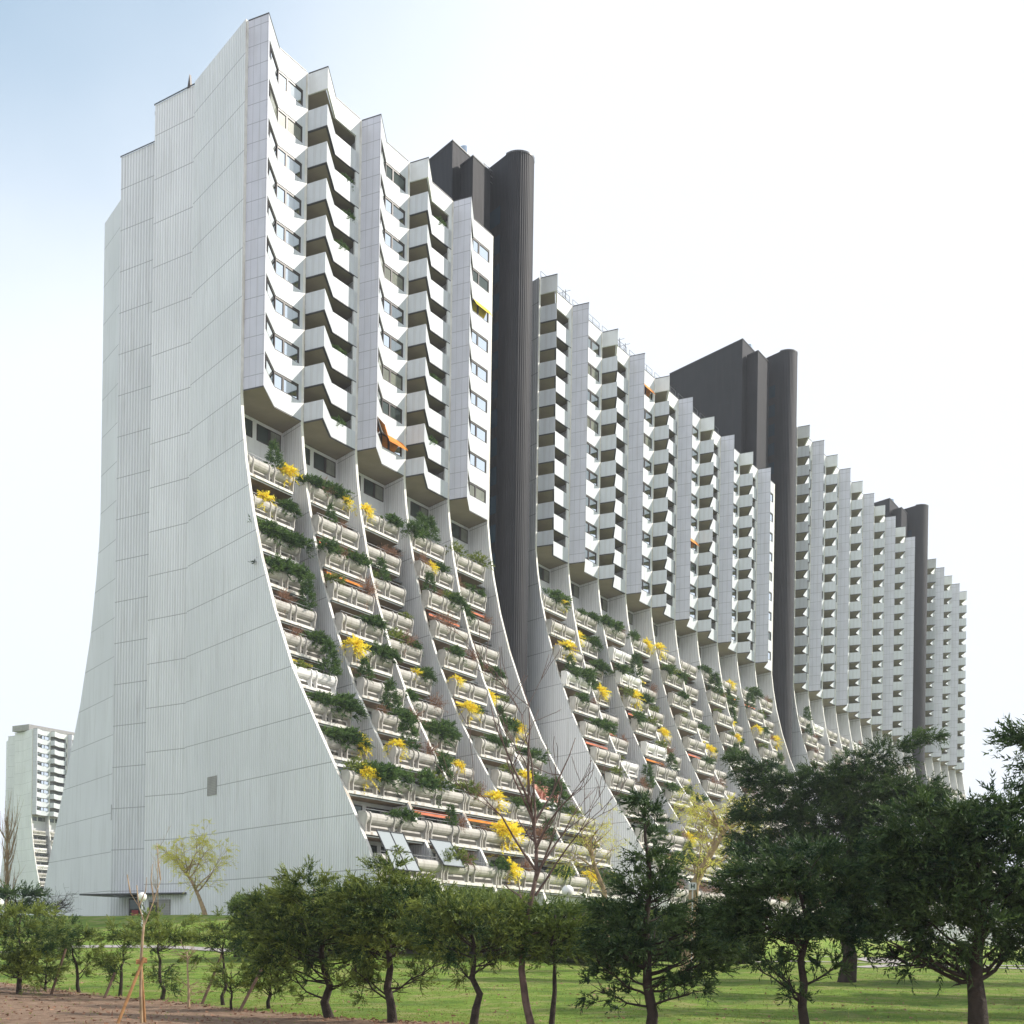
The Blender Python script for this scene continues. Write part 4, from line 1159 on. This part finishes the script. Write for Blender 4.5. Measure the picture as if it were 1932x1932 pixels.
def staked_sapling():
    Yd = 27.0
    g = px(263, 1945, Yd); G = Vector((g.x, Yd, ground_z(g.x, Yd)))
    root = empty('staked_sapling', G); tag(root, 'young forked sapling tied to two raw wooden stakes, left foreground', 'tree')
    T = lambda u, v, dy=0: tuple(px(u, v, Yd) - G + Vector((0, dy, 0)))
    b = MB(M['bark_pale'])
    b.path([(0.02, 0.1, -0.1), T(263, 1880, .1), T(266, 1812), T(270, 1760), T(272, 1740)], [0.035, 0.032, 0.03, 0.026, 0.022], 7)
    for ps in (((272, 1740), (262, 1710), (246, 1685)), ((271, 1750), (290, 1700), (303, 1660)), ((290, 1700), (285, 1660), (288, 1630)), ((303, 1660), (298, 1620), (296, 1590)), ((262, 1710), (258, 1670)), ((262, 1710), (275, 1680), (277, 1655)), ((246, 1685), (240, 1650))):
        b.path([T(*p) for p in ps], [0.016, 0.011, 0.006][:len(ps)], 5)
    b.build('trunk', root, smooth=True)
    s = MB(M['stake'])
    s.tube(T(222, 1950, -.3), T(272, 1806, 0), 0.035, 0.03, 7); s.tube(T(264, 1950, .4), T(265, 1806, .02), 0.035, 0.03, 7)
    s.build('stake', root)
    t = MB(M['stake'])
    for k in range(3): t.tube(T(258, 1812 + 3 * k, -.05), T(276, 1809 + 3 * k, .05), 0.02, 0.02, 6)
    t.build('tie', root)
staked_sapling()
def stake(label, a, c):
    g = on_ground(*a); 
    t = px(*c, g.y + 0.2)
    b = MB(M['stake_dark']); b.tube((0, 0, -0.1), tuple(t - g), 0.045, 0.04, 7)
    o = b.build('wooden_stake', None); o.location = g
    tag(o, label, 'stake', 'leaning tree stakes on the lawn')
stake('leaning dark stake between the two leftmost junipers and the crooked one', (94, 1878), (124, 1790))
stake('short leaning stake in front of the low spreading juniper', (194, 1884), (217, 1835))
stake('long leaning stake beside the thin juniper', (378, 1896), (421, 1795))
stake('leaning stake between the two low juniper shrubs', (447, 1910), (495, 1826))

# ------------------------------------------------------------------ hedge
def hedge():
    rng = np.random.default_rng(5)
    a = on_ground(450, 1806); c = on_ground(1440, 1812)
    a = Vector((px(440, 1800, 63).x, 63, 0)); c = Vector((px(1430, 1800, 68).x, 68, 0))
    L = (c - a).length; d = (c - a).normalized(); n = Vector((-d.y, d.x, 0))
    G = Vector((a.x, a.y, ground_z(a.x, a.y)))
    root = empty('hedge', G); tag(root, 'long dense evergreen hedge between the lawn and the terraces', 'hedge')
    def top(t): return 2.55 + 0.16 * math.sin(t * 1.1) + 0.12 * math.sin(t * 2.7 + 1) + 0.08 * math.sin(t * 6.1)
    core = MB(M['bark'])
    N = 60
    def P(t, w, h):
        p = a + d * t + n * w; return (p.x - G.x, p.y - G.y, ground_z(p.x, p.y) + h - G.z)
    for i in range(N):
        t0, t1 = L * i / N, L * (i + 1) / N
        for (w0, h0, w1, h1) in ((0.45, 0.2, 0.35, 1.0), (0.35, 1.0, 0.5, None), (0.5, None, 2.0, None), (2.0, None, 2.1, 0.2)):
            f = lambda t, h: top(t) - 0.45 if h is None else h
            core.poly([P(t0, w0, f(t0, h0)), P(t1, w0, f(t1, h0)), P(t1, w1, f(t1, h1)), P(t0, w1, f(t0, h1))])
    core.build('stems', root)
    M1 = 5200
    t = rng.uniform(0, L, M1); side = rng.random(M1) < 0.62
    hh = np.array([top(x) for x in t])
    w = np.where(side, rng.normal(0.12, 0.13, M1), rng.uniform(0, 2.4, M1))
    h = np.where(side, rng.uniform(0.1, 1, M1) ** 0.8 * hh, hh + rng.normal(-0.12, 0.14, M1))
    w = w + np.where(side, (h / hh - 0.6) ** 2 * 0.5, 0)
    pts = np.array([P(t[i], w[i], h[i]) for i in range(M1)])
    dirs = np.where(side[:, None], np.array([-n.x, -n.y, 0.35]), np.array([-n.x * .3, -n.y * .3, 1.0])) + rng.normal(0, 0.45, (M1, 3))
    clump = 0.35 + 0.22 * np.sin(t * 1.3) * np.sin(h * 2.1 + t * 0.4) + rng.normal(0, 0.1, M1)
    V, tt = twigs(pts, unit(dirs), 5, 0.5, 9, 0.19, 0.06, rng, clump, droop=0.1)
    link('foliage', np_mesh('foliage', V, 3, M['hedge'], tt), root)
hedge()

# ------------------------------------------------------------------ lamps, sign
def lamp(label, u, v, Yd, r):
    p = px(u, v, Yd); gz = ground_z(p.x, p.y)
    root = empty('street_lamp', (p.x, p.y, gz)); tag(root, label, 'street lamp', 'globe lamps on pale poles')
    h = p.z - gz
    b = MB(M['pole']); b.tube((0, 0, -0.1), (0, 0, h - r * 0.9), 0.06, 0.045, 12); b.tube((0, 0, h - r * 1.08), (0, 0, h - r * 0.85), 0.09, 0.11, 14)
    b.build('pole', root, smooth=False)
    g = MB(M['lamp'])
    ns, nr = 24, 14
    for i in range(nr):
        for j in range(ns):
            q = []
            for (ii, jj) in ((i, j), (i, j + 1), (i + 1, j + 1), (i + 1, j)):
                th = math.pi * ii / nr; ph = 2 * math.pi * jj / ns
                q.append((r * math.sin(th) * math.cos(ph), r * math.sin(th) * math.sin(ph), h - r * math.cos(th)))
            if i == 0: q = [q[0], q[2], q[3]]
            elif i == nr - 1: q = [q[0], q[1], q[2]]
            g.poly(q)
    me = g.mesh('globe', smooth=True)
    link('globe', me, root)
lamp('white globe lamp in front of the gable entrance', 268, 1692, 62, 0.22)
lamp('white globe lamp rising over the hedge, right of the bare sapling', 1071, 1681, 71, 0.33)
lamp('white globe lamp cut off by the left edge of the picture', -2, 1703, 62, 0.22)

def bus_sign():
    Yd = 58; p = px(1307, 1672, Yd); gz = ground_z(p.x, p.y)
    root = empty('stop_sign', (p.x, p.y, gz)); tag(root, 'small round-cornered sign with a black H on a grey pole', 'sign')
    h = p.z - gz
    b = MB(M['pole']); b.tube((0, 0.05, -0.1), (0, 0.05, h), 0.03, 0.03, 8); b.build('pole', root)
    def rr(w, rad, y):
        out = []
        for (cx, cz, a0) in ((w - rad, w - rad, 0), (-w + rad, w - rad, 90), (-w + rad, -w + rad, 180), (w - rad, -w + rad, 270)):
            for k in range(5):
                a = R(a0 + 22.5 * k); out.append((cx + rad * math.cos(a), y, cz + rad * math.sin(a) + h))
        return out[::-1]
    b = MB(M['poster_white'], M['sign_green'])
    f, bk = rr(0.17, 0.06, -0.02), rr(0.17, 0.06, 0.02)
    b.poly(f, 0); b.poly(bk[::-1], 0)
    for i in range(len(f)):
        j = (i + 1) % len(f); b.poly([f[i], bk[i], bk[j], f[j]], 0)
    o = b.build('plate', root)
    b = MB(M['sign_green'], M['poster_white'])
    b.box(-0.085, -0.035, -0.032, -0.024, h - 0.10, h + 0.10); b.box(0.035, 0.085, -0.032, -0.024, h - 0.10, h + 0.10); b.box(-0.035, 0.035, -0.032, -0.024, h - 0.025, h + 0.025)
    b.build('letter', o)
bus_sign()

# ------------------------------------------------------------------ terrace plants
def plant_proto(kind, seed):
    rng = np.random.default_rng(seed)
    if kind == 'forsythia_bush':
        n = 60; d = unit(rng.normal(0, 1, (n, 3)) * np.array([.8, .8, 1]) + np.array([0, -0.35, 0.45])); P = d * 0.15
        V, t = twigs(P, d, 2, 0.72, 20, 0.11, 0.07, rng, rng.uniform(0.1, 0.95, n), droop=0.35, side=1.3, spread=0.3)
        mat = 'forsythia'
    elif kind == 'evergreen_shrub':
        n = 60; P = rng.normal(0, 1, (n, 3)) * np.array([0.55, 0.22, 0.17]); P[:, 2] += 0.12; P[:, 1] -= 0.1
        d = unit(P * np.array([.5, 1, 1]) + np.array([0, -0.3, 0.35]))
        V, t = twigs(P, d, 6, 0.42, 10, 0.15, 0.055, rng, rng.uniform(0, 0.8, n), droop=0.3)
        mat = 'leaf_dark'
    elif kind == 'dwarf_conifer':
        n = 90; hh = rng.uniform(0, 1, n); a = rng.uniform(0, 6.28, n); r = 0.55 * (1 - hh) ** 0.8 * rng.uniform(.5, 1, n)
        P = np.stack([r * np.cos(a), r * np.sin(a), hh * 1.7], 1); d = unit(np.stack([np.cos(a), np.sin(a), np.full(n, 0.5)], 1))
        V, t = twigs(P, d, 4, 0.34, 9, 0.13, 0.045, rng, rng.uniform(0, 0.7, n), droop=0.1)
        mat = 'leaf_dark'
    elif kind == 'leafy_bush':
        n = 45; P = rng.normal(0, 1, (n, 3)) * np.array([0.42, 0.25, 0.22]); P[:, 2] += 0.25
        d = unit(P + np.array([0, -0.1, 0.3]))
        V, t = twigs(P, d, 5, 0.34, 9, 0.13, 0.055, rng, rng.uniform(0, 0.9, n), droop=0.2)
        mat = 'leaf_light'
    else:
        n = 30; d = unit(rng.normal(0, 1, (n, 3)) + np.array([0, -0.2, 0.7])); P = d * 0.1
        V, t = twigs(P, d, 3, 0.9, 16, 0.13, 0.03, rng, rng.uniform(0.1, 0.9, n), droop=0.15, side=0.7, spread=0.3)
        mat = 'leaf_brown'
    return np_mesh(kind, V, 3, M[mat], t)
KINDS = ['forsythia_bush', 'evergreen_shrub', 'dwarf_conifer', 'leafy_bush', 'dry_shrub']
PROTO = {k: [plant_proto(k, 50 + 7 * i + j) for j in range(4)] for i, k in enumerate(KINDS)}
SEC = {0: (0.0, 5, 'nearest block'), 1: (41.2, 10, 'second block'), 2: (115.2, 10, 'third block')}
def is_balc(sec, bay): return (bay % 2 == 1) if sec == 0 else (bay % 2 == 0)
CATS = {'forsythia_bush': ('yellow forsythia', 'shrub'), 'evergreen_shrub': ('trailing evergreen', 'shrub'), 'dwarf_conifer': ('dwarf conifer', 'conifer'),
        'leafy_bush': ('leafy bush', 'bush'), 'dry_shrub': ('dry brown shrub', 'shrub')}
PLACED = {}
def put_plant(kind, sec, bay, row, frac, scale, rnd):
    """frac 0..1 along the planter"""
    slot = min(3, int(frac * 4))
    if bay == 0 and frac < 0.2 and kind != 'dwarf_conifer': scale *= 0.8
    key = (sec, bay, row, slot)
    if key in PLACED: return
    PLACED[key] = kind
    s0, nb, nm = SEC[sec]
    yf = row_y(row, is_balc(sec, bay)); zr = rail_z(row)
    s = s0 + bay * D + VX + SH * (yf - A) + 0.05 + PL * (max(frac, 0.34 if kind == 'evergreen_shrub' else 0.26) if bay == 0 else frac)
    p = b2w(s, yf + 0.25, zr - 0.05)
    o = link(kind, rnd.choice(PROTO[kind]), None, p, (0, 0, RZ + rnd.uniform(-0.5, 0.5)), (scale * rnd.uniform(.9, 1.15), scale * rnd.uniform(.9, 1.1), scale * rnd.uniform(.85, 1.15)))
    desc, cat = CATS[kind]
    where = ['far left', 'left of middle', 'right of middle', 'far right'][slot]
    lab = '%s, %s, %s row down, %s bay of %s' % (desc, where, ORD[row], ORD[bay], nm)
    tag(o, lab, cat, 'plants in the terrace planters')
def put_px(kind, u, v, scale, rnd):
    best = None
    for sec, (s0, nb, nm) in SEC.items():
        for bay in range(nb):
            for row in range(ROWS):
                yf = row_y(row, is_balc(sec, bay)); zr = rail_z(row)
                for fr in (0.12, 0.37, 0.62, 0.87):
                    s = s0 + bay * D + VX + SH * (yf - A) + 0.05 + PL * fr
                    p = b2w(s, yf + 0.2, zr + 0.1); x, z = p.x, p.z - CAMH
                    uu = PPX + F * (x * c_ - z * s_) / p.y; vv = PPY - F * (x * s_ + z * c_) / p.y
                    e = math.hypot(uu - u, vv - v)
                    if (best is None or e < best[0]) and (sec, bay, row, int(fr * 4)) not in PLACED: best = (e, sec, bay, row, fr)
    put_plant(kind, *best[1:], scale, rnd)
rnd = random.Random(77)
for (u, v, sc) in ((522, 915, 1.5), (512, 932, 1.2), (652, 958, 1.2), (668, 966, 1.2), (825, 1048, 1.0), (668, 1240, 1.5), (848, 1268, 0.9), (878, 1312, 1.5), (920, 1325, 1.1), (968, 1360, 1.4), (708, 1388, 1.3), (735, 1400, 1.0), (690, 1445, 1.4),
                   (928, 1488, 1.5), (955, 1550, 2.0), (975, 1560, 1.6), (955, 1612, 1.4), (785, 1255, 0.9), (870, 1445, 1.1), (990, 1465, 1.1), (1083, 1120, 1.1), (1066, 1240, 1.7), (1085, 1213, 1.4), (1131, 1297, 1.5), (1190, 1330, 1.5), (1237, 1205, 1.5), (1222, 1208, 1.2),
                   (1250, 1392, 1.3), (1312, 1414, 1.4), (1338, 1418, 1.4), (1375, 1368, 1.2), (1432, 1368, 1.1), (1395, 1392, 1.1), (1462, 1395, 1.5), (1380, 1278, 1.1), (1305, 1580, 1.3), (1100, 1640, 1.2)):
    put_px('forsythia_bush', u, v, sc * 0.84, rnd)
for (u, v, sc, kd) in ((600, 905, 1.1, 'evergreen_shrub'), (655, 915, 1.2, 'evergreen_shrub'), (560, 965, 1.0, 'evergreen_shrub'), (500, 1000, 1.3, 'evergreen_shrub'), (540, 1020, 1.3, 'evergreen_shrub'), (570, 1030, 1.1, 'evergreen_shrub'), (530, 1070, 1.2, 'evergreen_shrub'),
                       (630, 1030, 1.1, 'evergreen_shrub'), (690, 1050, 1.0, 'evergreen_shrub'), (595, 1140, 1.2, 'dwarf_conifer'), (632, 1235, 1.3, 'dwarf_conifer'), (640, 1330, 1.4, 'evergreen_shrub'), (600, 1375, 1.3, 'evergreen_shrub'), (650, 1390, 1.4, 'evergreen_shrub'), (700, 1400, 1.4, 'evergreen_shrub'),
                       (770, 1420, 1.3, 'dwarf_conifer'), (735, 1350, 1.2, 'dwarf_conifer'), (830, 1380, 1.4, 'evergreen_shrub'), (740, 1465, 1.5, 'evergreen_shrub'), (790, 1475, 1.4, 'evergreen_shrub'), (850, 1480, 1.3, 'dwarf_conifer'), (640, 1450, 1.3, 'leafy_bush'), (825, 1000, 1.1, 'dwarf_conifer'),
                       (790, 985, 1.2, 'evergreen_shrub'), (755, 980, 1.1, 'evergreen_shrub'), (870, 1035, 1.1, 'leafy_bush'), (915, 1050, 1.3, 'leafy_bush'), (545, 880, 1.0, 'dwarf_conifer'), (560, 885, 1.0, 'dry_shrub'), (680, 1140, 1.4, 'dry_shrub'), (765, 1200, 1.3, 'dry_shrub'),
                       (700, 1170, 1.1, 'evergreen_shrub'), (745, 1195, 1.0, 'leafy_bush'), (640, 1090, 1.0, 'leafy_bush'), (1000, 1475, 1.3, 'evergreen_shrub'), (1050, 1510, 1.5, 'dwarf_conifer'), (1060, 1105, 1.3, 'evergreen_shrub'), (1140, 1168, 1.2, 'evergreen_shrub'), (1165, 1180, 1.1, 'evergreen_shrub'),
                       (1105, 1275, 1.4, 'evergreen_shrub'), (1130, 1270, 1.3, 'evergreen_shrub'), (1210, 1270, 1.3, 'dwarf_conifer'), (1175, 1260, 1.2, 'evergreen_shrub'), (1350, 1310, 1.5, 'dwarf_conifer'), (1365, 1330, 1.3, 'evergreen_shrub'), (1430, 1298, 1.3, 'evergreen_shrub'), (1216, 1495, 1.3, 'dwarf_conifer'),
                       (1330, 1250, 1.0, 'evergreen_shrub'), (1185, 1320, 1.0, 'leafy_bush'), (1085, 1300, 1.1, 'evergreen_shrub')):
    put_px(kd, u, v, sc, rnd)
pools = ['evergreen_shrub'] * 10 + ['dwarf_conifer'] * 3 + ['leafy_bush'] * 5 + ['dry_shrub'] * 8
for sec, prob, rws in ((0, 0.40, 12), (1, 0.30, 12), (2, 0.16, 8)):
    for bay in range(SEC[sec][1]):
        for row in range(rws):
            for fr in (0.12, 0.37, 0.62, 0.87):
                pr = prob * (1.0 if row > 0 else 0.8) * (1.6 if row > 6 else 1)
                if rnd.random() < pr: put_plant(rnd.choice(pools), sec, bay, row, fr, rnd.uniform(0.65, 1.15), rnd)

for bay, st_ in ((1, 7), (1, 6), (1, 5), (1, 2), (1, 0), (3, 8), (3, 1), (3, 3)):
    zz = ZB + ST * st_ + 1.38
    s_w = bay * D + rnd.uniform(3.6, 5.4)
    o = link('evergreen_shrub', rnd.choice(PROTO['evergreen_shrub']), None, b2w(s_w, A + 0.35, zz), (0, 0, RZ), (0.6, 0.55, 0.75))
    tag(o, 'evergreen on the %s bay balcony, %s storey from the top, nearest block' % (ORD[bay], ORD[8 - st_]), 'shrub', 'plants on the upper balconies')

# ------------------------------------------------------------------ grass tufts and litter along the soil edge
def lawn_tufts():
    rng = np.random.default_rng(9)
    n = 26000
    Y = 20 + 50 * rng.random(n) ** 1.6; X = (rng.uniform(-0.42, 0.42, n)) * Y
    keep = []
    for x, y in zip(X, Y):
        sa = soil_amount(x, y)
        if sa < 0.25 or rng.random() < 0.05: keep.append((x, y, ground_z(x, y) - 0.01))
    P = np.array(keep); dr = np.tile(np.array([0, 0, 1.0]), (len(P), 1))
    V, t = leaves(P, dr, 5, 0.05, 0.02, 0.45, rng.uniform(0, 1, len(P)), rng)
    tag(link('grass', np_mesh('grass', V, 3, M['grass_blades'], t)), kind='stuff')
lawn_tufts()

def leaf_litter():
    rng = np.random.default_rng(12)
    n = 60000
    Y = 22 + 28 * rng.random(n); X = rng.uniform(-0.42, 0.42, n) * Y
    keep = [(x, y, ground_z(x, y) + 0.012) for x, y in zip(X, Y) if rng.random() < (0.4 if 0.3 < soil_amount(x, y) < 0.95 else 0.05 if soil_amount(x, y) >= 0.95 else 0.012)]
    P = np.array(keep); dr = unit(rng.normal(0, 1, (len(P), 3)) * np.array([1, 1, 0.25]))
    V, t = leaves(P, dr, 1, 0.11, 0.07, 0.1, rng.uniform(0, 1, len(P)), rng)
    tag(link('leaf_litter', np_mesh('leaf_litter', V, 3, M['leaf_brown'], t)), kind='stuff')
leaf_litter()

# ------------------------------------------------------------------ the air: far things fade towards the white sky
hb = MB(); hb.box(-420, 420, -40, 640, -8, 135)
hm = bpy.data.materials.new('haze'); hm.use_nodes = True
hn = hm.node_tree.nodes; hn.clear()
hv = hn.new('ShaderNodeVolumePrincipled'); hv.inputs['Color'].default_value = (0.93, 0.96, 1.0, 1); hv.inputs['Density'].default_value = 0.0003
hv.inputs['Anisotropy'].default_value = 0.2
ho = hn.new('ShaderNodeOutputMaterial'); hm.node_tree.links.new(hv.outputs[0], ho.inputs['Volume'])
hb.mats = [hm]
tag(hb.build('haze'), kind='stuff')
